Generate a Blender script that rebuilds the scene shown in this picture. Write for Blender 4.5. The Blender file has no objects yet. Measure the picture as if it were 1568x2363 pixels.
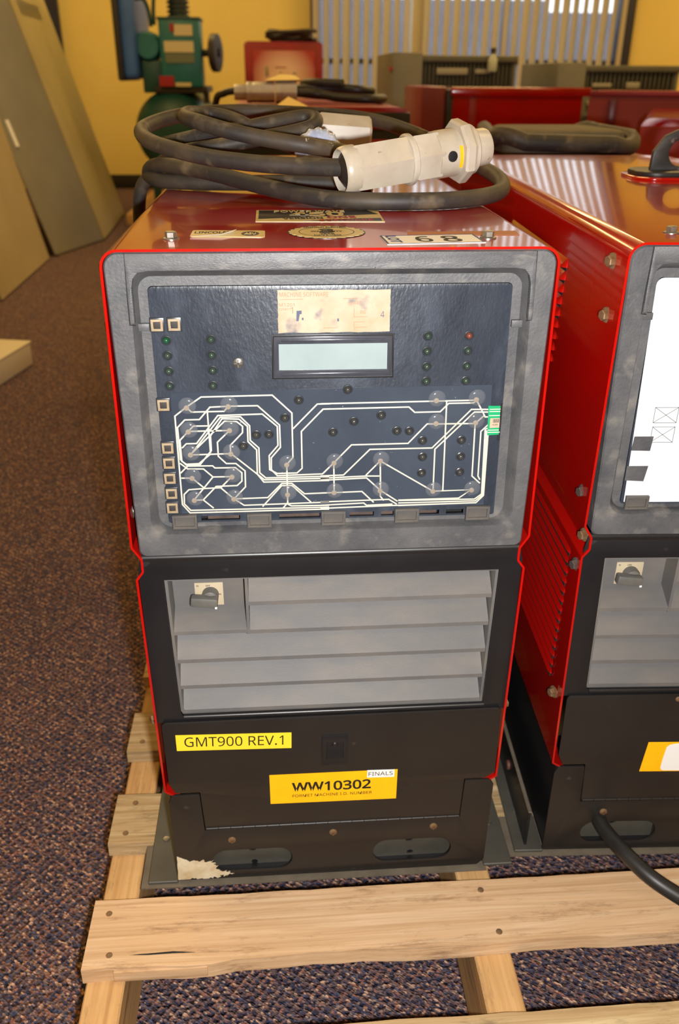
import bpy, bmesh, math, random
from mathutils import Vector, Matrix
random.seed(7)
R = math.radians
SC = bpy.context.scene
COL = SC.collection

# ------------------------------------------------------------------ camera, world, lights, exposure
cam_d = bpy.data.cameras.new('camera')
cam = bpy.data.objects.new('camera', cam_d); COL.objects.link(cam)
cam_d.sensor_fit = 'VERTICAL'; cam_d.sensor_height = 23.5; cam_d.sensor_width = 15.6
cam_d.lens = 1972.646 * 23.5 / 2363
cam_d.clip_start = .02; cam_d.clip_end = 100
CAM_LOC = Vector((-0.04339, -0.65462, 0.90564))
CAM_R = Matrix(((0.997433, 0.027639, -0.066064), (-0.071409, 0.453508, -0.888387), (0.005406, 0.890824, 0.454317)))
cam.matrix_world = Matrix.Translation(CAM_LOC) @ CAM_R.to_4x4()
cam_d.dof.use_dof = True; cam_d.dof.focus_distance = .74; cam_d.dof.aperture_fstop = 5.0
SC.camera = cam

world = bpy.data.worlds.new('sky'); SC.world = world; world.use_nodes = True
bg = world.node_tree.nodes['Background']
bg.inputs[0].default_value = (.86, .93, 1.0, 1); bg.inputs[1].default_value = 2.2

def area(name, loc, rot, sx, sy, watts, color):
    l = bpy.data.lights.new(name, 'AREA'); l.shape = 'RECTANGLE'; l.size = sx; l.size_y = sy; l.energy = watts; l.color = color
    o = bpy.data.objects.new(name, l); COL.objects.link(o); o.location = loc; o.rotation_euler = rot
    return o
# ceiling troffers of the room (warm tubes)
WARM = (1.0, .68, .26)
for cx, cy in ((-1.0, .6), (1.6, .6), (4.2, .6), (-1.0, 3.4), (1.6, 3.4), (4.2, 3.4), (-.9, 6.2), (1.6, 6.2), (4.2, 6.2), (.3, -2.0), (3.2, -2.0)):
    area('ceiling_lamp', (cx, cy, 2.66), (0, 0, 0), 1.2, .55, 31 if cy > 1 else (17 if cy > 0 else 11), WARM)
# the camera's flash, beside the lens
fl = bpy.data.lights.new('camera_flash', 'SPOT'); fl.energy = 49; fl.color = (1, .98, .96); fl.shadow_soft_size = .012
fl.spot_size = R(140); fl.spot_blend = .35
flo = bpy.data.objects.new('camera_flash', fl); COL.objects.link(flo)
flo.matrix_world = Matrix.Translation(CAM_LOC + CAM_R @ Vector((.036, -.03, -.01))) @ CAM_R.to_4x4()

SC.view_settings.view_transform = 'Standard'; SC.view_settings.look = 'None'
SC.view_settings.gamma = 1; SC.view_settings.use_curve_mapping = False
SC.view_settings.exposure = 0.0

# ------------------------------------------------------------------ helpers
def link(o): COL.objects.link(o); return o
def finish(me, angle=35):
    for p in me.polygons: p.use_smooth = True
    me.set_sharp_from_angle(angle=R(angle))
    return me
def obj(name, me, mat, parent=None, loc=(0, 0, 0), rot=(0, 0, 0)):
    if mat is not None and (len(me.materials) == 0): me.materials.append(mat)
    o = link(bpy.data.objects.new(name, me))
    if mat is not None and me.materials[0] is not mat: o.material_slots[0].link = 'OBJECT'; o.material_slots[0].material = mat
    o.parent = parent; o.location = loc; o.rotation_euler = rot
    return o
def empty(name, loc=(0, 0, 0), rz=0, parent=None):
    o = link(bpy.data.objects.new(name, None)); o.location = loc; o.rotation_euler = (0, 0, rz); o.parent = parent
    o.empty_display_size = .05
    return o
def tag(o, label, cat, group=None, kind=None):
    o['label'] = label; o['category'] = cat
    if group: o['group'] = group
    if kind: o['kind'] = kind
    return o
def struct(o, label, cat):
    return tag(o, label, cat, kind='structure')
def from_bm(bm, angle=35, recalc=True):
    if recalc: bmesh.ops.recalc_face_normals(bm, faces=bm.faces)
    me = bpy.data.meshes.new('m'); bm.to_mesh(me); bm.free()
    return finish(me, angle)
def pyd(v, f, angle=35, recalc=True):
    me = bpy.data.meshes.new('m'); me.from_pydata([tuple(x) for x in v], [], f)
    if recalc:
        bm = bmesh.new(); bm.from_mesh(me); bmesh.ops.remove_doubles(bm, verts=bm.verts, dist=1e-7)
        bpy.data.meshes.remove(me); return from_bm(bm, angle)
    return finish(me, angle)
def box(x0, x1, y0, y1, z0, z1, bev=0.0, seg=2):
    bm = bmesh.new()
    vs = [bm.verts.new((x, y, z)) for x in (x0, x1) for y in (y0, y1) for z in (z0, z1)]
    for f in ((0, 1, 3, 2), (4, 6, 7, 5), (0, 4, 5, 1), (2, 3, 7, 6), (0, 2, 6, 4), (1, 5, 7, 3)): bm.faces.new([vs[i] for i in f])
    if bev: bmesh.ops.bevel(bm, geom=bm.edges[:], offset=bev, segments=seg, profile=.5, affect='EDGES')
    return from_bm(bm)
def rpoly(pts, r, n=6):
    """polygon with every corner rounded; r is a number or one per corner"""
    out = []; N = len(pts)
    for i in range(N):
        a, b, c = Vector(pts[i - 1]), Vector(pts[i]), Vector(pts[(i + 1) % N])
        rr = r[i] if isinstance(r, (list, tuple)) else r
        if rr <= 0: out.append(tuple(b)); continue
        u, v = (a - b).normalized(), (c - b).normalized()
        ang = u.angle(v); d = min(rr / math.tan(ang / 2), .49 * (a - b).length, .49 * (c - b).length)
        re = d * math.tan(ang / 2)
        ctr = b + (u + v).normalized() * (re / math.sin(ang / 2))
        p0, p1 = b + u * d, b + v * d
        a0 = math.atan2(p0.y - ctr.y, p0.x - ctr.x); a1 = math.atan2(p1.y - ctr.y, p1.x - ctr.x)
        da = (a1 - a0 + math.pi) % (2 * math.pi) - math.pi
        for k in range(n + 1):
            t = a0 + da * k / n; out.append((ctr.x + re * math.cos(t), ctr.y + re * math.sin(t)))
    return out
def circ(cx, cy, r, n=24, ry=None): return [(cx + r * math.cos(2 * math.pi * k / n), cy + (ry or r) * math.sin(2 * math.pi * k / n)) for k in range(n)]
def stadium(cx, cy, hl, hh, n=10):
    out = []
    for k in range(n + 1): t = -math.pi / 2 + math.pi * k / n; out.append((cx + hl - hh + hh * math.cos(t), cy + hh * math.sin(t)))
    for k in range(n + 1): t = math.pi / 2 + math.pi * k / n; out.append((cx - hl + hh + hh * math.cos(t), cy + hh * math.sin(t)))
    return out
FRONT = (Vector((1, 0, 0)), Vector((0, 0, 1)), Vector((0, -1, 0)))     # drawing plane seen from the front
TOP = (Vector((1, 0, 0)), Vector((0, 1, 0)), Vector((0, 0, 1)))
LSIDE = (Vector((0, -1, 0)), Vector((0, 0, 1)), Vector((-1, 0, 0)))     # drawing plane of a left side (x = -y)
def to_plane(me, basis, origin=(0, 0, 0)):
    ex, ey, ez = basis; o = Vector(origin)
    for v in me.vertices: c = v.co.copy(); v.co = o + ex * c.x + ey * c.y + ez * c.z
    bm = bmesh.new(); bm.from_mesh(me); bmesh.ops.remove_doubles(bm, verts=bm.verts, dist=1e-7)
    bmesh.ops.recalc_face_normals(bm, faces=bm.faces); bm.to_mesh(me); bm.free()
    return finish(me)
def curve_mesh(cu):
    o = link(bpy.data.objects.new('tmp', cu))
    dg = bpy.context.evaluated_depsgraph_get(); dg.update()
    me = bpy.data.meshes.new_from_object(o.evaluated_get(dg)); me.materials.clear()
    bpy.data.objects.remove(o); bpy.data.curves.remove(cu)
    return me
def plate(outer, holes=(), th=.002, bev=0.0, basis=FRONT, origin=(0, 0, 0)):
    """flat plate with holes; the drawn face lies th in front of the origin plane"""
    cu = bpy.data.curves.new('c', 'CURVE'); cu.dimensions = '2D'; cu.fill_mode = 'BOTH'
    cu.extrude = max(th / 2 - bev, 1e-6); cu.bevel_depth = bev; cu.bevel_resolution = 1; cu.offset = -bev
    for poly in [outer] + list(holes):
        s = cu.splines.new('POLY'); s.points.add(len(poly) - 1); s.use_cyclic_u = True
        for p, q in zip(s.points, poly): p.co = (q[0], q[1], 0, 1)
    me = curve_mesh(cu)
    for v in me.vertices: v.co.z += th / 2
    return to_plane(me, basis, origin)
FONT = None
try:
    import os
    FONT = bpy.data.fonts.load(os.path.join(bpy.utils.resource_path('LOCAL'), 'datafiles', 'fonts', 'NotoSansHebrew-Regular.woff2'))
except Exception:
    FONT = None
def text_mesh(body, w=None, h=None, bold=0.0, th=.0002, basis=FRONT, origin=(0, 0, 0), rot=0.0, shear=0.0):
    cu = bpy.data.curves.new('t', 'FONT'); cu.body = body
    if FONT: cu.font = FONT
    cu.size = 1; cu.offset = bold; cu.extrude = .001; cu.shear = shear
    cu.resolution_u = 3
    me = curve_mesh(cu)
    xs = [v.co.x for v in me.vertices]; ys = [v.co.y for v in me.vertices]
    x0, x1, y0, y1 = min(xs), max(xs), min(ys), max(ys)
    kx = w / (x1 - x0) if w else h / (y1 - y0); ky = h / (y1 - y0) if h else kx
    c, s = math.cos(rot), math.sin(rot)
    for v in me.vertices:
        x, y = (v.co.x - x0) * kx, (v.co.y - y0) * ky
        v.co = (x * c - y * s, x * s + y * c, th if v.co.z > 0 else 0)
    return to_plane(me, basis, origin)
def ribbon(pts, w, th, basis=FRONT, origin=(0, 0, 0), closed=False):
    P = [Vector(p) for p in pts]; n = len(P); L = []; Rr = []
    for i in range(n):
        d0 = (P[i] - P[i - 1]).normalized() if (i > 0 or closed) else None
        d1 = (P[(i + 1) % n] - P[i]).normalized() if (i < n - 1 or closed) else None
        if d0 is None: d0 = d1
        if d1 is None: d1 = d0
        t = d0 + d1
        t = t.normalized() if t.length > 1e-6 else d1
        nn = Vector((-t.y, t.x)); k = min(2.0, 1 / max(.3, nn.dot(Vector((-d1.y, d1.x)))))
        L.append(P[i] + nn * w / 2 * k); Rr.append(P[i] - nn * w / 2 * k)
    v = []; f = []
    for a, b in zip(L, Rr): v += [(a.x, a.y, 0), (b.x, b.y, 0), (b.x, b.y, th), (a.x, a.y, th)]
    m = n if closed else n - 1
    for i in range(m):
        a, b = 4 * i, 4 * ((i + 1) % n)
        for k in range(4): f.append((a + k, a + (k + 1) % 4, b + (k + 1) % 4, b + k))
    if not closed: f += [(0, 1, 2, 3), (4 * n - 4, 4 * n - 3, 4 * n - 2, 4 * n - 1)]
    me = bpy.data.meshes.new('m'); me.from_pydata(v, [], f)
    return to_plane(me, basis, origin)
def catmull(P, sub=8):
    P = [Vector(p) for p in P]; Q = [2 * P[0] - P[1]] + P + [2 * P[-1] - P[-2]]; out = []
    for i in range(1, len(Q) - 2):
        for k in range(sub):
            t = k / sub; a, b, c, d = Q[i - 1:i + 3]
            out.append(.5 * ((2 * b) + (c - a) * t + (2 * a - 5 * b + 4 * c - d) * t * t + (3 * b - a - 3 * c + d) * t ** 3))
    out.append(P[-1]); return out
def tube(pts, r, n=14, caps=True, angle=50):
    pts = [Vector(p) for p in pts]; v = []; f = []
    t0 = (pts[1] - pts[0]).normalized(); nrm = t0.orthogonal().normalized()
    for i, p in enumerate(pts):
        t = (pts[min(i + 1, len(pts) - 1)] - pts[max(i - 1, 0)]).normalized()
        nrm = (nrm - t * nrm.dot(t)).normalized(); bi = t.cross(nrm)
        rr = r[i] if isinstance(r, (list, tuple)) else r
        for k in range(n):
            a = 2 * math.pi * k / n; v.append(p + (nrm * math.cos(a) + bi * math.sin(a)) * rr)
    for i in range(len(pts) - 1):
        for k in range(n): f.append((i * n + k, i * n + (k + 1) % n, (i + 1) * n + (k + 1) % n, (i + 1) * n + k))
    if caps: f.append(tuple(range(n))); f.append(tuple(range((len(pts) - 1) * n, len(pts) * n)))
    return pyd(v, f, angle)
def lathe(prof, n=24, axis='Z', angle=35, phase=0.0):
    """prof: (radius, height) pairs; closed at the ends when radius is 0"""
    v = []; f = []
    for r, h in prof:
        for k in range(n):
            a = 2 * math.pi * k / n + phase; x, y = r * math.cos(a), r * math.sin(a)
            v.append({'Z': (x, y, h), 'Y': (x, h, y), 'X': (h, x, y)}[axis])
    for i in range(len(prof) - 1):
        for k in range(n): f.append((i * n + k, i * n + (k + 1) % n, (i + 1) * n + (k + 1) % n, (i + 1) * n + k))
    bm = bmesh.new(); vs = [bm.verts.new(c) for c in v]
    for q in f:
        try: bm.faces.new([vs[i] for i in q])
        except ValueError: pass
    bmesh.ops.remove_doubles(bm, verts=bm.verts, dist=1e-7)
    bmesh.ops.dissolve_degenerate(bm, edges=bm.edges, dist=1e-7)
    return from_bm(bm, angle)
def prism_x(prof, x0, x1):
    """closed (y, z) profile swept along x"""
    n = len(prof); v = [(x0, a, b) for a, b in prof] + [(x1, a, b) for a, b in prof]
    f = [tuple(range(n)), tuple(range(n, 2 * n))] + [(i, (i + 1) % n, n + (i + 1) % n, n + i) for i in range(n)]
    return pyd(v, f)
def prism_y(prof, y0, y1, angle=35):
    n = len(prof); v = [(a, y0, b) for a, b in prof] + [(a, y1, b) for a, b in prof]
    f = [tuple(range(n)), tuple(range(n, 2 * n))] + [(i, (i + 1) % n, n + (i + 1) % n, n + i) for i in range(n)]
    return pyd(v, f, angle)
def join(*ms):
    bm = bmesh.new()
    for m in ms: bm.from_mesh(m)
    return from_bm(bm, recalc=False)
def moved(me, M):
    m = me.copy(); m.transform(M); return m

# ------------------------------------------------------------------ materials
def srgb(r, g, b):
    f = lambda c: (c / 12.92 if c <= .04045 else ((c + .055) / 1.055) ** 2.4)
    return (f(r / 255), f(g / 255), f(b / 255), 1)
def nodes(name):
    m = bpy.data.materials.new(name); m.use_nodes = True
    nt = m.node_tree; return m, nt, nt.nodes['Principled BSDF']
def N(nt, t, **kw):
    n = nt.nodes.new(t)
    for k, v in kw.items():
        if k in n.inputs.keys(): n.inputs[k].default_value = v
        else: setattr(n, k, v)
    return n
def ramp(nt, src, stops, interp='LINEAR'):
    n = nt.nodes.new('ShaderNodeValToRGB'); n.color_ramp.interpolation = interp
    e = n.color_ramp.elements
    while len(e) < len(stops): e.new(.5)
    for x, (p, c) in zip(e, stops): x.position = p; x.color = c if len(c) == 4 else (*c, 1)
    nt.links.new(src, n.inputs[0]); return n
def coords(nt, scale=(1, 1, 1), rot=(0, 0, 0), kind='Object'):
    tc = nt.nodes.new('ShaderNodeTexCoord'); mp = nt.nodes.new('ShaderNodeMapping')
    mp.inputs['Scale'].default_value = scale; mp.inputs['Rotation'].default_value = rot
    nt.links.new(tc.outputs[kind], mp.inputs[0]); return mp.outputs[0]
def mixc(nt, fac, a, b, blend='MIX'):
    n = nt.nodes.new('ShaderNodeMix'); n.data_type = 'RGBA'; n.blend_type = blend
    for s, val in ((n.inputs[0], fac), (n.inputs[6], a), (n.inputs[7], b)):
        if hasattr(val, 'default_value') or hasattr(val, 'is_linked'): nt.links.new(val, s)
        else: s.default_value = val
    return n.outputs[2]
def mat(name, c, rough=.5, metal=0.0, c2=None, scale=20, amt=(.35, .7), detail=6, bump=0.0, bscale=None, rough2=None, c3=None, scale3=200, amt3=(.62, .75), spec=.5, stretch=(1, 1, 1), coat=0.0, trans=0.0, alpha=1.0):
    m, nt, b = nodes(name)
    b.inputs['Roughness'].default_value = rough; b.inputs['Metallic'].default_value = metal
    b.inputs['Specular IOR Level'].default_value = spec
    if coat: b.inputs['Coat Weight'].default_value = coat; b.inputs['Coat Roughness'].default_value = .04
    if trans: b.inputs['Transmission Weight'].default_value = trans
    if alpha < 1: b.inputs['Alpha'].default_value = alpha
    b.inputs['Base Color'].default_value = c
    if c2 is not None or bump or rough2 is not None:
        co = coords(nt, stretch)
        nz = N(nt, 'ShaderNodeTexNoise', Scale=scale, Detail=detail, Roughness=.62); nt.links.new(co, nz.inputs['Vector'])
        col = None
        if c2 is not None:
            rp = ramp(nt, nz.outputs['Fac'], [(amt[0], (0, 0, 0)), (amt[1], (1, 1, 1))])
            col = mixc(nt, rp.outputs[0], c, c2)
            if rough2 is not None:
                mr = N(nt, 'ShaderNodeMapRange'); nt.links.new(rp.outputs[0], mr.inputs[0])
                mr.inputs[3].default_value = rough; mr.inputs[4].default_value = rough2
                nt.links.new(mr.outputs[0], b.inputs['Roughness'])
            if c3 is not None:
                n3 = N(nt, 'ShaderNodeTexNoise', Scale=scale3, Detail=3); nt.links.new(co, n3.inputs['Vector'])
                r3 = ramp(nt, n3.outputs['Fac'], [(amt3[0], (0, 0, 0)), (amt3[1], (1, 1, 1))])
                col = mixc(nt, r3.outputs[0], col, c3)
            nt.links.new(col, b.inputs['Base Color'])
        if bump:
            nb = N(nt, 'ShaderNodeTexNoise', Scale=bscale or scale * 10, Detail=4); nt.links.new(co, nb.inputs['Vector'])
            bp = N(nt, 'ShaderNodeBump', Strength=bump, Distance=.001); nt.links.new(nb.outputs['Fac'], bp.inputs['Height'])
            nt.links.new(bp.outputs[0], b.inputs['Normal'])
    return m
def wood_mat(name, c1, c2, dark, along='X', grain=1.0, stain=.62):
    m, nt, b = nodes(name); b.inputs['Roughness'].default_value = .75; b.inputs['Specular IOR Level'].default_value = .25
    s = {'X': (3, 60, 60), 'Y': (60, 3, 60)}[along]
    co = coords(nt, tuple(k * grain for k in s)); oi = nt.nodes.new('ShaderNodeObjectInfo')
    off = nt.nodes.new('ShaderNodeVectorMath'); off.operation = 'ADD'; nt.links.new(co, off.inputs[0])
    sc = nt.nodes.new('ShaderNodeMath'); sc.operation = 'MULTIPLY'; sc.inputs[1].default_value = 57.0; nt.links.new(oi.outputs['Random'], sc.inputs[0])
    nt.links.new(sc.outputs[0], off.inputs[1]); co = off.outputs[0]
    nz = N(nt, 'ShaderNodeTexNoise', Scale=1.0, Detail=7, Roughness=.65, Distortion=.6); nt.links.new(co, nz.inputs['Vector'])
    base = ramp(nt, nz.outputs['Fac'], [(.3, c1), (.55, c2), (.75, c1)])
    n2 = N(nt, 'ShaderNodeTexNoise', Scale=.35, Detail=5, Roughness=.7); nt.links.new(co, n2.inputs['Vector'])
    r2 = ramp(nt, n2.outputs['Fac'], [(stain, (0, 0, 0)), (stain + .13, (1, 1, 1))])
    col = mixc(nt, r2.outputs[0], base.outputs[0], dark)
    co3 = coords(nt, (7, 34, 34) if along == 'X' else (34, 7, 34))
    n3 = N(nt, 'ShaderNodeTexNoise', Scale=1.2, Detail=6, Roughness=.8); nt.links.new(co3, n3.inputs['Vector'])
    r3 = ramp(nt, n3.outputs['Fac'], [(.54, (0, 0, 0)), (.72, (.75, .75, .75))])
    col = mixc(nt, r3.outputs[0], col, dark)
    co4 = coords(nt, (1.3, 130, 130) if along == 'X' else (130, 1.3, 130))
    n4 = N(nt, 'ShaderNodeTexNoise', Scale=1.6, Detail=4, Roughness=.6); nt.links.new(co4, n4.inputs['Vector'])
    r4 = ramp(nt, n4.outputs['Fac'], [(.34, (.84, .79, .72)), (.56, (1.04, 1.04, 1.04))])
    col = mixc(nt, 1.0, col, r4.outputs[0], 'MULTIPLY')
    nt.links.new(col, b.inputs['Base Color'])
    bp = N(nt, 'ShaderNodeBump', Strength=.5, Distance=.002); nt.links.new(nz.outputs['Fac'], bp.inputs['Height']); nt.links.new(bp.outputs[0], b.inputs['Normal'])
    return m
def carpet_mat():
    m, nt, b = nodes('carpet'); b.inputs['Roughness'].default_value = 1; b.inputs['Specular IOR Level'].default_value = .05
    co = coords(nt, (1, 1, 1), (0, 0, R(38)))
    st = nt.nodes.new('ShaderNodeMapping'); st.inputs['Scale'].default_value = (1.0, 1.9, 1); nt.links.new(co, st.inputs[0])
    vo = N(nt, 'ShaderNodeTexVoronoi', Scale=235.0, Randomness=.7); nt.links.new(st.outputs[0], vo.inputs['Vector'])
    sp = nt.nodes.new('ShaderNodeSeparateColor'); nt.links.new(vo.outputs['Color'], sp.inputs[0])
    pal = ramp(nt, sp.outputs[0], [(0, srgb(70, 68, 84)), (.24, srgb(98, 84, 88)), (.44, srgb(134, 98, 90)), (.6, srgb(118, 100, 98)), (.78, srgb(180, 150, 130)), (.9, srgb(78, 82, 106))], 'CONSTANT')
    w1 = N(nt, 'ShaderNodeTexWave', Scale=34.0, Distortion=1.6, Detail=2.0); w1.wave_type = 'BANDS'; w1.bands_direction = 'X'; w1.inputs['Detail Scale'].default_value = 3.0
    nt.links.new(co, w1.inputs['Vector'])
    w2 = N(nt, 'ShaderNodeTexWave', Scale=34.0, Distortion=1.6, Detail=2.0); w2.wave_type = 'BANDS'; w2.bands_direction = 'Y'; w2.inputs['Detail Scale'].default_value = 3.0
    nt.links.new(co, w2.inputs['Vector'])
    mx = nt.nodes.new('ShaderNodeMath'); mx.operation = 'MAXIMUM'; nt.links.new(w1.outputs['Fac'], mx.inputs[0]); nt.links.new(w2.outputs['Fac'], mx.inputs[1])
    wr = ramp(nt, mx.outputs[0], [(.45, (.62, .64, .74)), (.95, (1.28, 1.16, 1.04))])
    col = mixc(nt, 1.0, pal.outputs[0], wr.outputs[0], 'MULTIPLY')
    nt.links.new(col, b.inputs['Base Color'])
    ad = nt.nodes.new('ShaderNodeMath'); ad.operation = 'ADD'; nt.links.new(vo.outputs['Distance'], ad.inputs[0]); nt.links.new(mx.outputs[0], ad.inputs[1])
    bp = N(nt, 'ShaderNodeBump', Strength=.9, Distance=.004); nt.links.new(ad.outputs[0], bp.inputs['Height']); nt.links.new(bp.outputs[0], b.inputs['Normal'])
    return m

RED = mat('red_paint', srgb(172, 13, 7), .13, c2=srgb(156, 15, 9), scale=9, rough2=.2, coat=.6, c3=srgb(150, 60, 45), scale3=60, amt3=(.72, .8))
REDB = mat('red_paint_old', srgb(150, 16, 10), .5, c2=srgb(120, 18, 12), scale=6)
BEZ = mat('grey_plastic', srgb(86, 86, 87), .5, c2=srgb(62, 63, 67), scale=22, amt=(.38, .68), bump=.3, bscale=420, c3=srgb(118, 114, 108), scale3=48, amt3=(.56, .82))
VIS = mat('visor_plastic', srgb(90, 90, 91), .45, c2=srgb(64, 65, 69), scale=20, amt=(.38, .68), bump=.3, bscale=420, stretch=(1, 1, 3), c3=srgb(122, 118, 114), scale3=45, amt3=(.56, .82))
PANEL = mat('navy_panel', srgb(50, 56, 66), .38, c2=srgb(37, 43, 53), scale=14, amt=(.36, .66), bump=.35, bscale=330, c3=srgb(72, 80, 92), scale3=24, amt3=(.54, .85), stretch=(1.6, 1, .8))
MEMB = mat('membrane_film', srgb(60, 68, 79), .24, c2=srgb(48, 55, 66), scale=9, c3=srgb(140, 144, 150), scale3=260, amt3=(.73, .8))
DOME = mat('clear_dome', srgb(120, 126, 134), .10, spec=1.0, alpha=.36)
TRACE = mat('silver_trace', srgb(190, 185, 172), .5, c2=srgb(172, 158, 136), scale=30, amt=(.55, .8))
PAD = mat('contact_silver', srgb(186, 172, 150), .5, c2=srgb(168, 138, 96), scale=160)
BLACKP = mat('black_paint', srgb(28, 28, 30), .36, c2=srgb(21, 21, 23), scale=10, c3=srgb(70, 68, 66), scale3=45, amt3=(.70, .9))
BROWNP = mat('brown_black_paint', srgb(34, 31, 29), .42, c2=srgb(27, 24, 23), scale=10, c3=srgb(70, 60, 52), scale3=70, amt3=(.72, .85))
DARK = mat('dark_void', srgb(14, 13, 13), .8)
LOUV = mat('dusty_grey_plastic', srgb(96, 94, 92), .55, c2=srgb(86, 86, 88), scale=11, bump=.08, bscale=500, c3=srgb(108, 102, 95), scale3=16, amt3=(.45, .8), stretch=(1, 2, 2))
LCDG = mat('lcd_glass', srgb(136, 150, 151), .15, c2=srgb(146, 160, 160), scale=18)
LCDF = mat('lcd_bezel', srgb(70, 72, 80), .22, metal=.2, c2=srgb(58, 60, 68), scale=60)
PAPER = mat('worn_paper', srgb(178, 162, 142), .85, c2=srgb(168, 144, 116), scale=45, c3=srgb(104, 106, 112), scale3=60, amt3=(.60, .74))
INK = mat('black_ink', srgb(22, 20, 16), .6)
FADED = mat('faded_ink', srgb(150, 116, 88), .85)
BLUEINK = mat('blue_smudge', srgb(84, 88, 106), .85)
YEL = mat('yellow_tape', srgb(238, 208, 46), .45)
AMB = mat('amber_label', srgb(250, 188, 8), .45, c2=srgb(242, 178, 6), scale=30)
WHT = mat('white_label', srgb(232, 232, 230), .5)
WSHEET = mat('white_sheet', srgb(214, 216, 218), .7)
LEDG = mat('green_led', srgb(26, 84, 54), .12, c2=srgb(20, 66, 44), scale=200, spec=.8)
LEDD = mat('dull_green_led', srgb(58, 74, 62), .12, c2=srgb(44, 58, 50), scale=200, spec=.8)
LEDR = mat('red_led', srgb(128, 66, 52), .12, c2=srgb(96, 50, 42), scale=200, spec=.8)
LEDK = mat('grey_led', srgb(66, 66, 62), .14, c2=srgb(50, 50, 48), scale=200, spec=.8)
LEDRING = mat('led_collar', srgb(46, 50, 56), .3)
TACTW = mat('switch_cream', srgb(158, 142, 116), .5, c2=srgb(136, 116, 88), scale=120)
TACTC = mat('switch_core', srgb(54, 49, 46), .7, c2=srgb(44, 40, 38), scale=150)
STEEL = mat('dull_steel', srgb(150, 146, 138), .35, metal=.8, c2=srgb(110, 104, 96), scale=90)
RUSTY = mat('rusty_bolt', srgb(140, 118, 88), .55, metal=.5, c2=srgb(112, 76, 46), scale=130)
RUBBER = mat('cable_rubber', srgb(42, 39, 37), .58, c2=srgb(80, 68, 52), scale=12, amt=(.42, .7), bump=.15, bscale=260, c3=srgb(108, 94, 74), scale3=45, amt3=(.58, .8))
RUBBERK = mat('black_rubber', srgb(32, 31, 30), .45, c2=srgb(42, 40, 37), scale=30)
CREAM = mat('cream_connector', srgb(188, 180, 165), .34, c2=srgb(168, 158, 140), scale=25, c3=srgb(140, 112, 78), scale3=110, amt3=(.70, .78))
GREEN = mat('green_film', srgb(22, 150, 96), .4)
SKID = mat('olive_steel', srgb(74, 72, 64), .5, c2=srgb(60, 58, 52), scale=14)
BARE = mat('bare_primer', srgb(206, 198, 172), .6, c2=srgb(180, 160, 122), scale=60)
BEIGE = mat('switch_plate', srgb(178, 164, 138), .4)
KNOB = mat('knob_grey', srgb(84, 84, 82), .4, c2=srgb(98, 96, 90), scale=60)
CLIPM = mat('clip_plastic', srgb(72, 71, 71), .5, c2=srgb(92, 86, 78), scale=40)
RUSTP = mat('rusty_board', srgb(88, 70, 60), .6, c2=srgb(60, 50, 46), scale=90)
GOLDTOP = mat('foil_label', srgb(206, 186, 130), .35, c2=srgb(190, 170, 116), scale=50)
WOOD = wood_mat('pallet_wood', srgb(210, 182, 148), srgb(194, 160, 122), srgb(108, 76, 50))
WOODY = wood_mat('stringer_wood', srgb(204, 166, 114), srgb(186, 146, 96), srgb(112, 86, 58), along='Y')
WOODG = wood_mat('weathered_wood', srgb(196, 176, 136), srgb(164, 138, 100), srgb(70, 58, 44), stain=.56)
CARPET = carpet_mat()
# ------------------------------------------------------------------ measured layout of the power source front, millimetres (x, z) from the middle of its base
D_LED_UP = [(-130.9,590.6),(-130.9,578.4),(-131,565.6),(-131.3,553.4),(-96.1,590.8),(-96.3,578.2),(-96.3,565.7),(-96.8,553.1),(76.1,591.1),(76,578.7),(76.3,566),(76.6,553.6),(109.4,591),(109.3,578.5),(109.5,565.9),(109.4,553.4)]
D_LED_LOW = [(12.2,547.8),(-27.9,539.6),(-39.6,524.4),(-63.6,510),(-53.2,510.1),(-74.9,500.2),(40.3,525),(17.6,520.1),(0.2,510.9),(53.9,510.8),(64.5,510.5),(76,501.6),(76.8,486.5),(76.7,471.5),(109.4,501.2),(109.8,486),(110,471.4)]
D_TACT = [(-136.8,603),(-123.5,603.2),(-137.5,537.7),(-137.2,500.1),(-137.3,486.4),(-137.7,472.4),(-137.5,458.2),(-137.9,444.5)]
D_DOME = [(-119.3,534.8),(-85.6,535.2),(-119.4,514),(-85.6,514.4),(-119.1,493.4),(-85.6,493.4),(-119.3,471.9),(-85.7,472.2),(-118.9,451),(-85.2,451.3),(-39.1,482.2),(-39,454.1),(1,482.8),(1.1,455),(40.7,483.8),(41.1,455.5),(85.8,537),(119.3,537.1),(86.6,516.7),(120.2,516.7),(87.5,453.7),(121.6,454)]
D_BOSS = [(-50.3,591.1),(50.3,590.8),(-50.6,558.1),(50.4,557.7),(117,614.5),(-136.7,615.5),(-139,516.7)]
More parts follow.
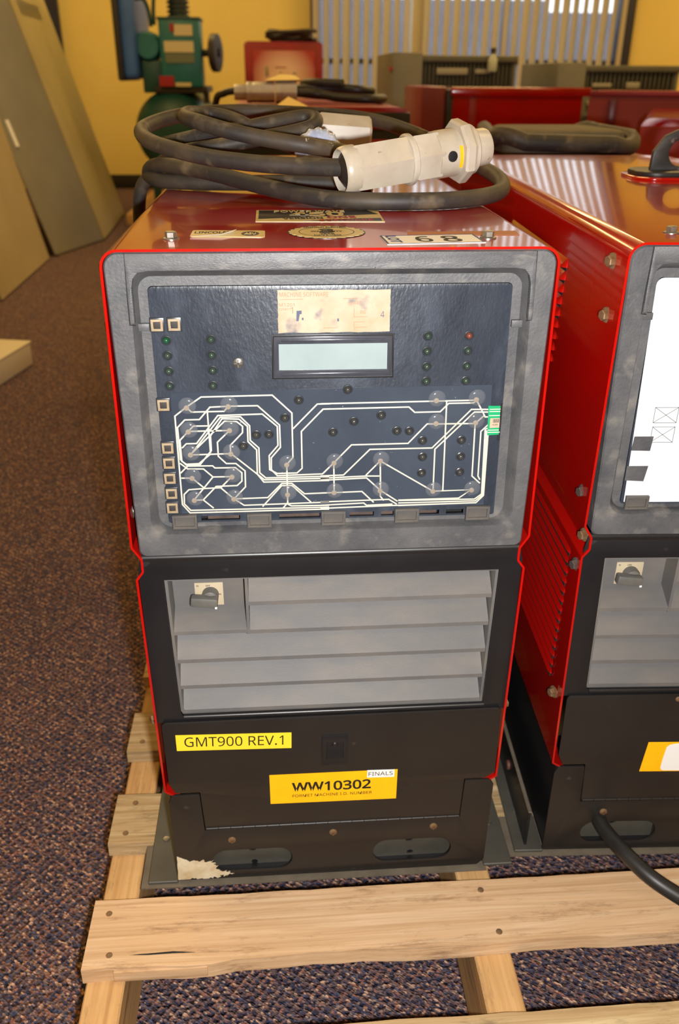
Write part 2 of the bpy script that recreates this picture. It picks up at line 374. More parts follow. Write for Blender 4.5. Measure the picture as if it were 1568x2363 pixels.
D_TRACE = [[(-119.4,535.3),(-107,543.7),(-49.5,544.2),(-33.8,528.5),(-33.7,488.7),(-39,482.4)],[(-85.4,535.4),(-61.7,535.4),(-44.2,518.1),(-44,498.2),(-51.9,488.9),(-52.2,478),(-47.3,472.2),(-8.8,472.8),(-0.6,481.4),(1.5,483.7)],[(-85.4,535.4),(-100.4,534.9),(-109.6,524.4),(-121.5,524.3),(-127.9,517.8),(-127.6,489.1),(-123.2,484),(-112.1,483.7),(-101.6,496.7),(-101.5,509.9),(-91.2,524.7),(-77.4,524.1),(-70.7,517.6),(-70.8,504),(-63.9,496.4),(-64.2,474.2),(-58.9,466.5),(-3,466.5)],[(-119.4,493.2),(-89.3,522.5),(-79.4,522),(-74.7,517.7),(-75,512.1),(-85.7,500.9),(-85.6,493.5)],[(-125.7,499.4),(-121.8,503.3),(-113.4,503.3),(-94.4,527.6),(-58.1,528.1),(-46.1,517),(-46,500),(-53.6,490.9),(-53.6,478),(-47.3,474.3),(-30.5,474.3),(-26.1,478.5),(-26.2,512.1),(-8.1,531.3),(-1.8,531.4)],[(-33.2,514.5),(-12.8,535.8),(-1.8,535.9)],[(-119.4,492.9),(-92.5,526.1),(-76.1,526.1),(-68.9,518.1),(-68.9,505.1),(-62,498.1),(-62.1,475.3),(-57.1,470.4),(-3,470.5)],[(-85.4,493.5),(-58.3,468.7),(-3,468.6)],[(-102.7,531.1),(-102.4,494.5)],[(-119.4,535.3),(-129.2,527.8),(-129.3,447.2),(-123.4,439),(-3,439)],[(-119.4,535.3),(-115.6,531),(-89.1,531.1),(-85.4,535.4)],[(-119.4,514.2),(-114.9,518.8),(-103.3,518.7)],[(-119.4,514.2),(-85.5,514.3)],[(-119.4,514.2),(-126.8,506.5),(-126.7,487.6),(-123.2,484.8),(-112.6,485.1),(-102.8,493.3)],[(-119.4,493.2),(-85.6,493.5)],[(-85.5,514.3),(-96.1,504.1),(-96.1,491.4),(-89.8,484.6),(-81.8,484.4),(-74.4,477.4),(-74.7,462.5),(-85,451.3)],[(-128.6,476.7),(-122.2,483.1),(-101.4,482.8),(-99.6,480.8),(-82.5,480.6),(-77.2,475.7),(-77.5,468),(-81.7,463.9),(-99.5,463.6),(-111.3,451.1),(-119.2,451.1)],[(-128.4,485.9),(-122.4,480.5),(-109.2,480.1),(-101.7,472.5),(-85.8,472.4)],[(-101.7,472.5),(-119.2,451.1)],[(-119.4,471.9),(-128.4,472.1)],[(-119.4,471.9),(-109.3,461.9),(-95.8,462.2),(-85.8,472.4)],[(-109.3,461.9),(-122.8,461.1),(-127.1,456.8),(-127.6,447.7),(-122.6,441.4),(-3,440.9)],[(-95.5,461.9),(-85,451.3),(-56.1,451.7),(-43.7,464.7),(-35,464.6),(-24.3,454.4),(-3,454.8)],[(-85,451.3),(-76.6,444.9),(-3,445.8)],[(-111.3,451.1),(-102.9,443)],[(-60.8,443.2),(-43.8,462.8),(-35.1,462.6),(-18.9,446.3)],[(-39,482.4),(-39,446.3),(-43.2,441.2)],[(-39.1,445),(-36,443.1),(-3,442.7)],[(-10.1,536),(119.7,536.5)],[(-10.2,528.9),(-8,531.3),(63.2,531.7),(68.3,526.9),(89.7,527),(96.5,534.2),(117.4,534.2),(119.7,536.5)],[(94.6,536.7),(96.3,454.2)],[(119.7,536.5),(128.2,521.5),(140.4,521.8)],[(139.8,528),(116,528.5),(84.6,494.5),(31.5,494.5),(9.3,471.3),(-10.5,470.9)],[(140.1,525.7),(118.7,526.1),(87.1,493.3),(87.7,453.7)],[(127.4,523.1),(120.1,515.9),(86.4,516.2),(79.3,516.4),(63.8,499.2),(15.8,499),(0.9,482.9),(-8,473.5)],[(120.1,515.9),(121.1,467.3),(128.6,460.2)],[(140.8,517.3),(132.9,516.2),(125.6,508.6),(126.4,467.1),(128.3,463.6)],[(141.7,507.6),(131.9,507.1),(132.8,448.2),(126.6,441.3),(57.6,440.6)],[(133.3,512.3),(129.1,510.5),(131,449.7),(125,444.9),(57.4,445.5)],[(134.7,509.7),(130.5,508.9),(132,448.9),(125.8,443.1),(57.5,443.1)],[(40.6,483.6),(28.5,470.5)],[(40.6,483.6),(87.7,453.7)],[(40.6,483.6),(41.6,455.7)],[(-10.5,468.8),(29.1,469.8),(40.3,469.5)],[(-10.5,466.8),(29.2,468),(41.6,455.7)],[(0.9,482.9),(1.3,454.8)],[(-10.5,454.7),(1.3,454.8),(25.4,455.2),(35.9,444.3)],[(41.6,455.7),(41.5,450.2),(44.7,445.9)],[(41.6,455.7),(56.8,444.8)],[(87.7,453.7),(121.3,454.1),(110.8,446.3),(57.4,445.9)],[(-10.6,446.1),(49.1,446.9),(56.3,442)],[(-10.6,442.9),(27.1,444),(29.7,441.7),(52.5,442.2)],[(-10.6,439.9),(57.6,440.9),(126.6,441.3)]]
D_CHIP = [(-165.9,36),(-152.3,27.8),(-129.4,26.7),(-121.9,12.2),(-105,6.1),(-126.3,1.1),(-140.6,-3.1),(-154.7,-4.7),(-167.1,-3)]
def mm(l): return [(a / 1000, b / 1000) for a, b in l]

# ------------------------------------------------------------------ the room
WALLM = mat('yellow_wall', srgb(232, 208, 124), .7, c2=srgb(226, 200, 114), scale=1.5)
CEILM = mat('ceiling_white', srgb(225, 220, 205), .9)
NAVY = mat('dark_frame', srgb(44, 46, 66), .4)
BASEB = mat('black_baseboard', srgb(34, 30, 26), .5)
YW = 7.6
struct(obj('floor', box(-2.6, 5.4, -3.6, YW + .1, -.05, 0), CARPET), 'purple and tan flecked carpet floor', 'floor')
struct(obj('ceiling', box(-2.6, 5.4, -3.6, YW + .1, 2.7, 2.75), CEILM), 'pale ceiling above the whole room', 'ceiling')
struct(obj('wall_left', box(-2.6, -2.5, -3.6, YW + .1, 0, 2.7), WALLM), 'yellow painted wall behind the leaning cabinets', 'wall')
struct(obj('wall_right', box(5.3, 5.4, -3.6, YW + .1, 0, 2.7), WALLM), 'yellow painted wall on the far right side', 'wall')
struct(obj('wall_front', box(-2.6, 5.4, -3.7, -3.6, 0, 2.7), WALLM), 'yellow painted wall behind the photographer', 'wall')
wb = struct(empty('wall_back', (0, YW, 0)), 'yellow back wall around the wide blind-covered window', 'wall')
WX0, WX1 = .30, 3.02
for nm, b in (('wall_section', (-2.5, WX0, 0, .12, 0, 2.7)), ('wall_section', (WX1, 5.3, 0, .12, 0, 2.7)), ('wall_section', (WX0, WX1, 0, .12, 0, .35)), ('wall_section', (WX0, WX1, 0, .12, 2.35, 2.7))):
    obj(nm, box(*b), WALLM, wb)
obj('corner_post', box(-1.86, -1.76, -.06, 0, 0, 2.7), NAVY, wb)
struct(obj('baseboard_back', box(-1.76, WX0, YW - .02, YW, 0, .115, .004), BASEB), 'black baseboard under the yellow back wall', 'baseboard')
w1 = struct(empty('window_1', (0, YW, 0)), 'wide window in dark frame behind vertical blinds', 'window')
CREAMF = mat('cream_mullion', srgb(214, 196, 150), .6)
obj('jamb', box(WX0, WX0 + .04, -.03, .1, .35, 2.35), NAVY, w1)
obj('jamb', box(2.94, 3.07, -.05, .1, .35, 2.35, .004), NAVY, w1)
obj('mullion', box(1.16, 1.30, -.03, .09, .35, 2.35, .004), CREAMF, w1)
obj('mullion', box(1.95, 2.0, .02, .09, .35, 2.35), NAVY, w1)
obj('rail', box(WX0, WX1, .02, .09, 1.0, 1.04), NAVY, w1)
GLASS = mat('window_glass', srgb(200, 215, 230), .03, alpha=.12)
for a, b in ((WX0 + .04, 1.16), (1.30, 1.95), (2.0, 2.94)): obj('pane', box(a, b, .05, .056, .35, 2.35), GLASS, w1)
bl = tag(empty('vertical_blind', (0, YW - .16, 0)), 'cream vertical slat blind hanging across the window', 'blind')
VANE, nt_v, b_v = nodes('blind_vane'); b_v.inputs['Base Color'].default_value = srgb(214, 204, 178); b_v.inputs['Roughness'].default_value = .6
tr_v = N(nt_v, 'ShaderNodeBsdfTranslucent', Color=srgb(214, 206, 184)); mx_v = nt_v.nodes.new('ShaderNodeMixShader'); mx_v.inputs[0].default_value = .4
nt_v.links.new(b_v.outputs[0], mx_v.inputs[1]); nt_v.links.new(tr_v.outputs[0], mx_v.inputs[2]); nt_v.links.new(mx_v.outputs[0], nt_v.nodes['Material Output'].inputs[0])
vm = prism_y(rpoly([(-.0445, -.004), (0, .005), (.0445, -.004), (.0445, -.0025), (0, .0065), (-.0445, -.0025)], 0), 0, 2.05)
vm.transform(Matrix.Rotation(R(90), 4, 'X')); vm.materials.append(VANE)
x = .345; k = 0
while x < 3.0:
    if not (1.145 < x < 1.20):
        o = obj('vane', vm, VANE, bl, (x, 0, .3), (0, 0, R(46 + 9 * math.sin(k * 1.7) - (8 if x > 1.9 else 0))))
    x += .0835; k += 1
obj('head_rail', box(.3, 3.05, -.03, .03, 2.35, 2.41, .004), WHT, bl)
# outdoors beyond the glass
OUTW = mat('blue_grey_building', srgb(126, 124, 136), .8, c2=srgb(104, 102, 118), scale=2)
struct(obj('wall_outside', join(box(-6, 4.1, 14, 14.3, -.3, 1.93), box(4.1, 12, 14, 14.3, -.3, 1.78)), OUTW), 'blue grey building wall outside the window', 'wall')
struct(obj('ground_outside', box(-8, 14, YW + .12, 14, -.35, -.3), mat('tarmac', srgb(92, 94, 100), .9)), 'grey paved ground outside the window', 'ground')

# ------------------------------------------------------------------ pallet
pal = tag(empty('wooden_pallet', (0, 0, 0)), 'pale wooden pallet carrying the two red welders', 'pallet')
PX0, PX1 = -.253, .86
def board(y0, y1, seed, m, x0=PX0, notch=False):
    """deck board with slightly uneven sawn edges"""
    rnd = random.Random(seed); n = 44; v = []; f = []
    for i in range(n + 1):
        x = x0 + (PX1 - x0) * i / n
        a = y0 + rnd.uniform(-.0008, .0008) + .0012 * math.sin(i * .7 + seed); b = y1 + rnd.uniform(-.0006, .0006)
        if notch and x < -.115: a -= .004
        zt = .125 + .0006 * math.sin(i * .5 + seed)
        v += [(x, a, .107), (x, b, .107), (x, b - .0006, zt), (x, a + .0008, zt)]
    for i in range(n):
        p, q = 4 * i, 4 * i + 4
        for k in range(4): f.append((p + k, p + (k + 1) % 4, q + (k + 1) % 4, q + k))
    f += [(0, 1, 2, 3), tuple(4 * n + k for k in range(4))]
    return obj('deck_board', pyd(v, f), m, pal)
board(-.095, -.0178, 1, WOOD, notch=True)
board(-.248, -.1665, 2, WOODG)
for i, y in enumerate((.057, .2085, .362, .515, .668, .82)): board(y, y + .076, 3 + i, WOODG if i < 2 else WOOD, x0=PX0 - .001 * (i % 2))
for x0, x1 in ((-.250, -.212), (.139, .177), (.53, .568), (.82, .858)):
    obj('stringer', box(x0, x1, -.255, .9, .016, .107, .0015, 1), WOODY, pal)
for y in (-.24, .02, .30, .6): obj('bottom_board', box(PX0, PX1, y, y + .085, 0, .016), WOODG, pal) if y in (.30, .6) else None
nail = lathe([(0, 0), (.0034, 0), (.0034, .0006), (.0026, .0010), (0, .0012)], 10)
for x, y in ((-.236, -.035), (-.228, -.083), (.158, -.032), (.166, -.083), (-.235, .072), (-.23, .118), (-.236, .225), (-.23, .27), (.157, -.185), (.55, -.035), (.548, -.08)):
    obj('nail', nail, RUSTY, pal, (x, y, .1251))
obj('crack', tube([(-.222, -.0835, .1247), (-.19, -.0845, .1248), (-.165, -.0838, .1248), (-.142, -.0850, .1246)], [.0006, .0012, .0013, .0004], 6), DARK, pal)
splinter = box(-.222, -.13, -.1005, -.0945, .1085, .1225, .001); obj('split_strip', splinter, WOOD, pal)

# ------------------------------------------------------------------ power source (built twice)
DUSTY = mat('dusty_steel', srgb(104, 95, 80), .7, c2=srgb(84, 76, 64), scale=30)
RUSTR = mat('red_rust', srgb(104, 56, 40), .7, c2=srgb(80, 48, 38), scale=200)
ZB = .130                    # underside of the machines
HX = .1735                   # half width
DEPTH = .83
def shell_profile():
    L = [(-.158, .1175), (-.1715, .1265), (-.1745, .379), (-.1685, .387), (-.1685, .399), (-.1758, .411), (-.1735, .6617)]
    full = L + [(-x, z) for x, z in reversed(L)]
    return full, [0, .003, .004, .003, .003, .004, .0135, .0135, .004, .003, .003, .004, .003, 0]
def offset_poly(pts, d):
    out = []; n = len(pts)
    for i in range(n):
        a = Vector(pts[max(i - 1, 0)]); b = Vector(pts[i]); c = Vector(pts[min(i + 1, n - 1)])
        t = (c - a).normalized(); nn = Vector((t.y, -t.x)); out.append(tuple(b + nn * d))
    return out
def make_shell():
    pts, r = shell_profile()
    outer = rpoly(pts, r, 5); inner = offset_poly(outer, .002)
    prof = outer + inner[::-1]
    n = len(prof); h = n // 2; rows = []
    ys = [0, DEPTH]
    v = [(x, y, z) for y in ys for x, z in prof]; f = []
    for i in range(h - 1): f.append((i, i + 1, n - 2 - i, n - 1 - i)); f.append((n + i, n + i + 1, 2 * n - 2 - i, 2 * n - 1 - i))
    for i in range(n): f.append((i, (i + 1) % n, n + (i + 1) % n, n + i))
    return pyd(v, f, 40)
def rect_loop(x0b, x1b, x0t, x1t, z0, z1, r, n=7): return rpoly([(x0t, z1), (x1t, z1), (x1b, z0), (x0b, z0)], r, n)
def make_bezel():
    loops = [(rect_loop(-.1685, .1685, -.1712, .1712, .402, .6595, (.0115, .0115, .006, .006)), .05),
             (rect_loop(-.1685, .1685, -.1712, .1712, .402, .6595, (.0115, .0115, .006, .006)), .0015),
             (rect_loop(-.1672, .1672, -.1700, .1700, .4032, .6583, (.0105, .0105, .006, .006)), .0),
             (rect_loop(-.1560, .1575, -.1535, .1540, .4235, .6465, (.012, .012, .014, .014)), .0),
             (rect_loop(-.1545, .1560, -.1525, .1530, .4240, .6455, (.012, .012, .014, .014)), .002),
             (rect_loop(-.1515, .1530, -.1498, .1495, .4245, .6405, (.012, .012, .013, .013)), .010),
             (rect_loop(-.1505, .1520, -.1490, .1487, .4248, .6398, (.011, .011, .012, .012)), .012),
             (rect_loop(-.1425, .1440, -.1420, .1415, .4290, .6325, (.004, .004, .003, .003)), .012),
             (rect_loop(-.1425, .1440, -.1420, .1415, .4290, .6325, (.004, .004, .003, .003)), .016)]
    n = len(loops[0][0]); v = []; f = []
    for l, y in loops: v += [(a, y, b) for a, b in l]
    for i in range(len(loops) - 1):
        for k in range(n): f.append((i * n + k, i * n + (k + 1) % n, (i + 1) * n + (k + 1) % n, (i + 1) * n + k))
    return pyd(v, f, 32)
def make_louvre(length, hgt=.0098, out=.0065, rnd=.009):
    ny, nc = 26, 6; v = []; f = []; top = []
    ys = []
    for i in range(ny + 1):
        t = i / ny
        if t < .35: ys.append(rnd * (1 - math.cos(t / .35 * math.pi / 2)))
        elif t > .65: ys.append(length - rnd * (1 - math.cos((1 - t) / .35 * math.pi / 2)))
        else: ys.append(rnd + (length - 2 * rnd) * (t - .35) / .3)
    for y in ys:
        e = min(y, length - y); s = math.sqrt(max(0, 1 - (1 - min(e / rnd, 1)) ** 2))
        for k in range(nc + 1):
            a = k / nc * math.pi / 2
            t = k / nc; v.append((-out * s * (.82 * t + .18 * math.sin(a)), y, -hgt * t))
        v.append((.0005, y, -hgt))
    m = nc + 2
    for i in range(ny):
        for k in range(m - 1): f.append((i * m + k, i * m + k + 1, (i + 1) * m + k + 1, (i + 1) * m + k))
    me = pyd(v, f, 50)
    me.materials.append(RED); me.materials.append(DARK)  # dark second material puts the shade under the louvre into its colour
    for p in me.polygons:
        if all(me.vertices[i].co.z < -hgt + 1e-5 for i in p.vertices) and p.normal.z ** 2 > .5: p.material_index = 1
    return me
HEXB = None
def hex_bolt():
    fl_ = lathe([(0, 0), (.0066, 0), (.0066, .0007), (.0054, .0014), (0, .0014)], 20)
    hx = lathe([(.0047, .0014), (.0047, .0050), (.0040, .0056), (0, .0056)], 6, angle=20)
    return join(fl_, hx)
LVL = make_louvre(.27, .0060, .0027, .010); LVU = make_louvre(.26, .0088, .0055)
BOLT = hex_bolt(); GAPSHADEM = box(-.0007, .0007, .003, .267, -.0112, -.0058)
SHELL = make_shell(); BEZM = make_bezel()
led_me = lathe([(.0026, 0), (.0026, .0012), (.0022, .0026), (.0013, .0035), (0, .0038)], 14, axis='Z')
led_me.transform(Matrix.Rotation(R(90), 4, 'X'))
ring_me = lathe([(.0029, 0), (.0029, .0004), (.0034, .0009), (.0040, .0006), (.0042, 0)], 20); ring_me.transform(Matrix.Rotation(R(90), 4, 'X'))
hole_me = lathe([(0, 0), (.0031, 0), (.0031, .0003), (0, .0003)], 18); hole_me.transform(Matrix.Rotation(R(90), 4, 'X'))
boss_me = lathe([(.0019, 0), (.0020, .0003), (.0025, .0003), (.0026, 0)], 18); boss_me.transform(Matrix.Rotation(R(90), 4, 'X'))
dome_me = lathe([(.0072, 0), (.0070, .0003), (.0058, .0011), (.0040, .0016), (.0020, .0018), (0, .00185)], 26); dome_me.transform(Matrix.Rotation(R(90), 4, 'X'))
pad_me = lathe([(0, .0004), (.0007, .0004), (.0009, .0008), (.0021, .0008), (.0023, 0), (0, 0)], 16); pad_me.transform(Matrix.Rotation(R(90), 4, 'X'))
screw_me = join(lathe([(0, 0), (.0042, 0), (.0040, .001), (.0022, .0019), (0, .0022)], 16), box(-.0032, .0032, -.0005, .0005, .0020, .0024), box(-.0005, .0005, -.0032, .0032, .0020, .0024))
screw_me.transform(Matrix.Rotation(R(90), 4, 'X'))

def power_source(loc, rz, covered):
    root = empty('welding_power_source', loc, rz)
    # --- shell with louvres and bolts
    sh = obj('outer_shell', SHELL, RED, root)
    for sx in (1, -1):
        for i in range(14):
            o = obj('louvre', LVL, None, sh, (-.1738 * sx, .030 + .0005 * i, .3715 - .01145 * i)); o.scale.x = sx
            obj('louvre_gap_shade', GAPSHADEM, DARK, sh, (-.1739 * sx, .030 + .0005 * i, .3715 - .01145 * i))  # flat dark strip on the shell, shade of the crease put into colour
        for i in range(9):
            o = obj('louvre', LVU, None, sh, (-.1738 * sx, .160 + .0013 * i, .6195 - .0121 * i)); o.scale.x = sx
            obj('louvre_gap_shade', box(-.0006, .0006, .002, .255, -.0125, -.0088), DARK, sh, (-.1739 * sx, .160 + .0013 * i, .6195 - .0121 * i))  # dark strip again, colouring in the shade between the upper louvres
        for (y, z) in ((.032, .6416), (.028, .598), (.021, .437), (.012, .3965), (.010, .366), (.019, .207)):
            if not covered and z in (.3965, .366): continue
            xx = .1700 if abs(z - .3965) < .001 else .1743
            obj('bolt', BOLT, STEEL if z in (.437, .366) else RUSTY, sh, (-xx * sx, y, z), (0, R(-90 * sx), R(20)))
    # --- bezel, hood and control panel
    bz = obj('bezel', BEZM, BEZ, root)
    for s in (-1, 1): obj('seam', ribbon([(s * .1546, .6586), (s * .1556, .625), (s * .1558, .6058), (s * .1515, .6052)], .0007, .0004, FRONT, (0, .0001, 0)), DARK, bz)
    hood = [(-.1545, .6588), (-.1552, .625), (-.1552, .607), (-.1518, .607), (-.1515, .634), (-.1500, .6405), (-.1460, .6450), (-.1380, .6462), (-.0150, .6462), (-.0150, .6478), (.0310, .6478), (.0310, .6462),
            (.1380, .6462), (.1460, .6450), (.1500, .6405), (.1518, .634), (.1525, .606), (.1556, .606), (.1556, .625), (.1540, .6588)]
    obj('hood', plate(hood, (), .0065, .0006, FRONT, (0, .0045, 0)), VIS, root)
    obj('hood_lug', box(-.1545, -.1425, .008, .0115, .5985, .6045, .0006), BEZ, root)
    obj('hood_lug', box(.1425, .1555, .008, .0115, .5975, .6035, .0006), BEZ, root)
    slots = [(-.1142, -.0808), (-.0466, -.0107), (.0149, .0364), (.0428, .0540), (.0770, .0944), (.1006, .1160)]
    ph = [[(a, .4306), (b, .4306), (b, .4350), (a, .4350)] for a, b in slots]
    pn = obj('control_panel', plate(rect_loop(-.1422, .1437, -.1417, .1412, .4292, .6322, (.004, .004, .002, .002), 4), ph, .0020, .0003, FRONT, (0, .0125, 0)), PANEL, root)
    yp = .0105
    obj('backing', box(-.15, .15, .034, .036, .41, .64), DARK, pn)
    obj('circuit_board', box(-.110, .095, .026, .028, .424, .4335), RUSTP, pn)
    clipm = join(plate([(-.0106, -.0065), (.0106, -.0065), (.0106, .0065), (-.0106, .0065)], [[(-.0082, -.0042), (.0082, -.0042), (.0082, .0042), (-.0082, .0042)]], .004, .0005, FRONT, (0, .002, 0)), box(-.009, .009, 0, .002, -.005, .005))
    for cx, cz in ((-.1282, .4315), (-.0640, .4309), (.0006, .4312), (.0653, .4319), (.1283, .4324)):
        obj('clip', clipm, CLIPM, bz, (cx, .008, cz))
    if not covered:
        mb = [(-.1314, .5476), (-.0101, .5487), (.1317, .5497), (.1326, .5051), (.1336, .4392), (-.1302, .4388)]
        obj('membrane', plate(mb, (), .0005, 0, FRONT, (0, yp, 0)), MEMB, pn)
        ym = yp - .00052
        for l in D_TRACE: obj('circuit_trace', ribbon(mm(l), .00125, .00012, FRONT, (0, ym - .000008 * (D_TRACE.index(l) % 9), 0)), TRACE, pn)
        for x, z in mm(D_DOME):
            obj('key_dome', dome_me, DOME, pn, (x + .0007, ym - .0002, z + .0016)); obj('contact_pad', pad_me, PAD, pn, (x, ym - .0004, z))
        for i, (x, z) in enumerate(mm(D_LED_UP)):
            obj('led', led_me, LEDR if i == 12 else (LEDG if i == 0 else LEDD), pn, (x, yp + .0006, z)); obj('led_collar', ring_me, LEDRING, pn, (x, yp, z)); obj('led_hole', hole_me, DARK, pn, (x, yp, z))
        for x, z in mm(D_LED_LOW):
            obj('led', led_me, LEDK, pn, (x, ym + .0008, z)); obj('led_collar', ring_me, LEDRING, pn, (x, ym, z)); obj('led_hole', hole_me, DARK, pn, (x, ym, z))
        for x, z in mm(D_BOSS): obj('moulded_ring', boss_me, PANEL, pn, (x, yp, z))
        sw = box(-.0057, .0057, -.0012, .002, -.0057, .0057, .0006)
        fr = plate([(-.0046, -.0046), (.0046, -.0046), (.0046, .0046), (-.0046, .0046)], [[(-.0027, -.0027), (.0027, -.0027), (.0027, .0027), (-.0027, .0027)]], .0012, .0002, FRONT, (0, -.0012, 0))
        co = box(-.0026, .0026, -.0017, -.0008, -.0026, .0026, .0003)
        for x, z in mm(D_TACT):
            obj('push_switch', sw, LEDRING, pn, (x, yp, z)); obj('switch_frame', fr, TACTW, pn, (x, yp, z)); obj('switch_core', co, TACTC, pn, (x, yp, z))
        obj('rivet', screw_me, STEEL, pn, (-.0757, yp, .5715))
        # display
        lo = [(-.0470, .5925), (.0473, .5922), (.0478, .5590), (-.0474, .5592)]
        li = [(-.0431, .5864), (.0436, .5863), (.0438, .5647), (-.0432, .5651)]
        obj('display_frame', plate(lo, [li], .0016, .0005, FRONT, (0, yp, 0)), LCDF, pn)
        for z in (.5893, .5618): obj('frame_rib', box(-.041, .041, yp - .0022, yp - .001, z - .0009, z + .0009, .0004), LCDF, pn)
        obj('display_gasket', plate([(-.0485, .5940), (.0488, .5937), (.0492, .5575), (-.0489, .5577)], [lo], .0010, .0003, FRONT, (0, yp, 0)), BLACKP, pn)
        obj('display_screen', plate(li, (), .0006, 0, FRONT, (0, yp, 0)), LCDG, pn)
        # worn paper label
        rnd = random.Random(3); pp = []
        cs = [(-.0430, .6287), (.0449, .6283), (.0449, .5952), (-.0430, .5952)]
        for i in range(4):
            a, b = Vector(cs[i]), Vector(cs[(i + 1) % 4])
            for k in range(14): q = a.lerp(b, k / 14); pp.append((q.x + rnd.uniform(-.00025, .00025), q.y + rnd.uniform(-.00025, .00025)))
        obj('paper_label', plate(pp, (), .0003, 0, FRONT, (0, yp, 0)), PAPER, pn)
        yl = yp - .0003
        for t, w, h, x, z, m_ in (('MACHINE SOFTWARE', .038, .0034, -.0415, .6235, FADED), ('M1201', .012, .0026, -.0420, .6160, FADED), ('Z25811', .009, .0018, -.0424, .6130, FADED), ('CHART', .010, .0024, .0120, .6168, FADED), ('R6', .0040, .0030, .0215, .6095, FADED), ('1', .0018, .0050, -.0330, .6105, FADED), ('4', .003, .005, .0375, .6065, BLUEINK)):
            obj('lettering', text_mesh(t, w, h, 0, .00005, FRONT, (x, yl, z)), m_, pn)
        for pts in ([(-.0415, .6213), (-.023, .6216)], [(.008, .6216), (.019, .6217)], [(.0165, .6142), (.0165, .6072)], [(.0165, .6072), (.027, .6073)], [(.0165, .6032), (.025, .6033)], [(.0165, .6032), (.0168, .5965)], [(.0172, .5990), (.027, .5991)], [(-.0075, .5988), (.003, .5988)]):
            obj('printed_line', ribbon(pts, .00032, .00005, FRONT, (0, yl, 0)), FADED, pn)
        for pts in ([(-.0285, .6125), (-.0245, .6128), (-.0245, .6100), (-.0260, .6098), (-.0270, .6045), (-.0288, .6045)], [(-.0245, .6070), (-.0232, .6072), (-.0230, .6052), (-.0245, .6052)], [(.0033, .6060), (.0046, .6064), (.0048, .6040), (.0034, .6038)]):
            obj('ink_smudge', plate(pts, (), .00005, 0, FRONT, (0, yl, 0)), BLUEINK, pn)
        # ribbon connector at the right edge of the membrane
        obj('ribbon_tail', plate([(.1300, .5315), (.1403, .5313), (.1410, .5056), (.1312, .5051)], (), .0003, 0, FRONT, (0, ym - .0003, 0)), GREEN, pn)
        obj('tail_slot', box(.1405, .1422, yp - .0006, yp + .001, .500, .533), DARK, pn)
        yt = ym - .00062
        obj('tail_label', plate([(.1325, .5205), (.1406, .5205), (.1408, .5120), (.1326, .5118)], (), .0002, 0, FRONT, (0, yt, 0)), PAPER, pn)
        for z in (.5284, .5264, .5228, .5098, .5078): obj('tail_trace', box(.1312, .1405, yt - .0001, yt + .0001, z - .0004, z + .0004), TRACE, pn)
        for k in range(7): obj('bar_code', box(.1350 + k * .0008, .1350 + k * .0008 + .0003 + .0002 * (k % 2), yt - .0003, yt - .0001, .5165, .5198), INK, pn)
        obj('lettering', text_mesh('ALMA', .0045, .0015, 0, .00005, FRONT, (.1348, yt - .0003, .5140)), INK, pn)
    else:
        sheet = rect_loop(-.1395, .1400, -.1438, .1430, .4310, .6325, (.006, .006, .001, .001), 4)
        st = obj('paper_sheet', plate(sheet, (), .0004, 0, FRONT, (0, yp - .0003, 0)), WSHEET, pn); st['label'] = 'white paper sheet taped over the panel'
        ysn = yp - .0008
        for pts in ([(-.1400, .4953), (-.1230, .4953), (-.1240, .4816), (-.1410, .4820)], [(-.1420, .4670), (-.1230, .4670), (-.1250, .4520), (-.1422, .4530)]):
            obj('tape_strip', plate(pts, (), .0004, 0, FRONT, (0, ysn, 0)), BEZ, pn)
        for x0, x1, z0, z1 in ((-.1259, -.1054, .5081, .5221), (-.1254, -.1055, .4897, .5041)):
            for pts in ([(x0, z0), (x1, z0), (x1, z1), (x0, z1), (x0, z0)], [(x0, z0), (x1, z1)], [(x0, z1), (x1, z0)]):
                obj('printed_line', ribbon(pts, .0004, .00005, FRONT, (0, ysn, 0)), LEDK, pn)
    # --- middle face with air intake
    fo = [(-.1690, .4012), (.1690, .4012), (.1722, .386), (.1712, .215), (-.1712, .215), (-.1722, .386)]
    lo = [(-.1508, .3765), (.1522, .3765), (.1490, .2225), (-.1455, .2225), (-.1475, .2265)]
    obj('face_plate', plate(fo, [lo], .0022, .0006, FRONT, (0, .0042, 0)), BLACKP, root)
    obj('rolled_edge', tube([(-.168, .0052, .3985), (.168, .0052, .3985)], .0042, 14), BLACKP, root)
    obj('folded_edge', tube([(-.1445, .0035, .2205), (.150, .0035, .2205)], .0030, 12), BLACKP, root)
    li = [(-.1478, .3738), (.1492, .3738), (.1465, .2255), (-.1438, .2255), (-.1448, .2285)]
    lf = obj('intake_grille', plate(lo, [li], .042, .0004, FRONT, (0, .047, 0)), LOUV, root)
    obj('backing', box(-.151, .153, .046, .048, .218, .380), DARK, lf)
    for i, zt in enumerate((.3490, .3180, .2870, .2567, .2272)):
        x0 = -.0770 if i < 2 else -.1468 + .0006 * (i - 2)
        x1 = .1480 - .0004 * i
        prof = [(.0060, zt - .0045), (.0060, zt - .0004), (.0064, zt), (.0370, zt + .0300), (.0385, zt + .0285), (.0085, zt - .0010), (.0085, zt - .0045)]
        obj('slat', prism_x(prof, x0, x1), LOUV, lf)
    obj('divider', prism_x([(.0055, .376), (.046, .376), (.046, .3135), (.0055, .3135)], -.0796, -.0768), LOUV, lf)
    obj('switch_recess', prism_x([(.030, .380), (.030, .331), (.0064, .3190), (.006, .3186), (.006, .3145), (.009, .3145), (.033, .328), (.033, .380)], -.1478, -.0796), LOUV, lf)
    swp = obj('switch_plate', box(-.1275, -.1010, .0288, .0302, .3315, .3560, .0004), BEIGE, lf)
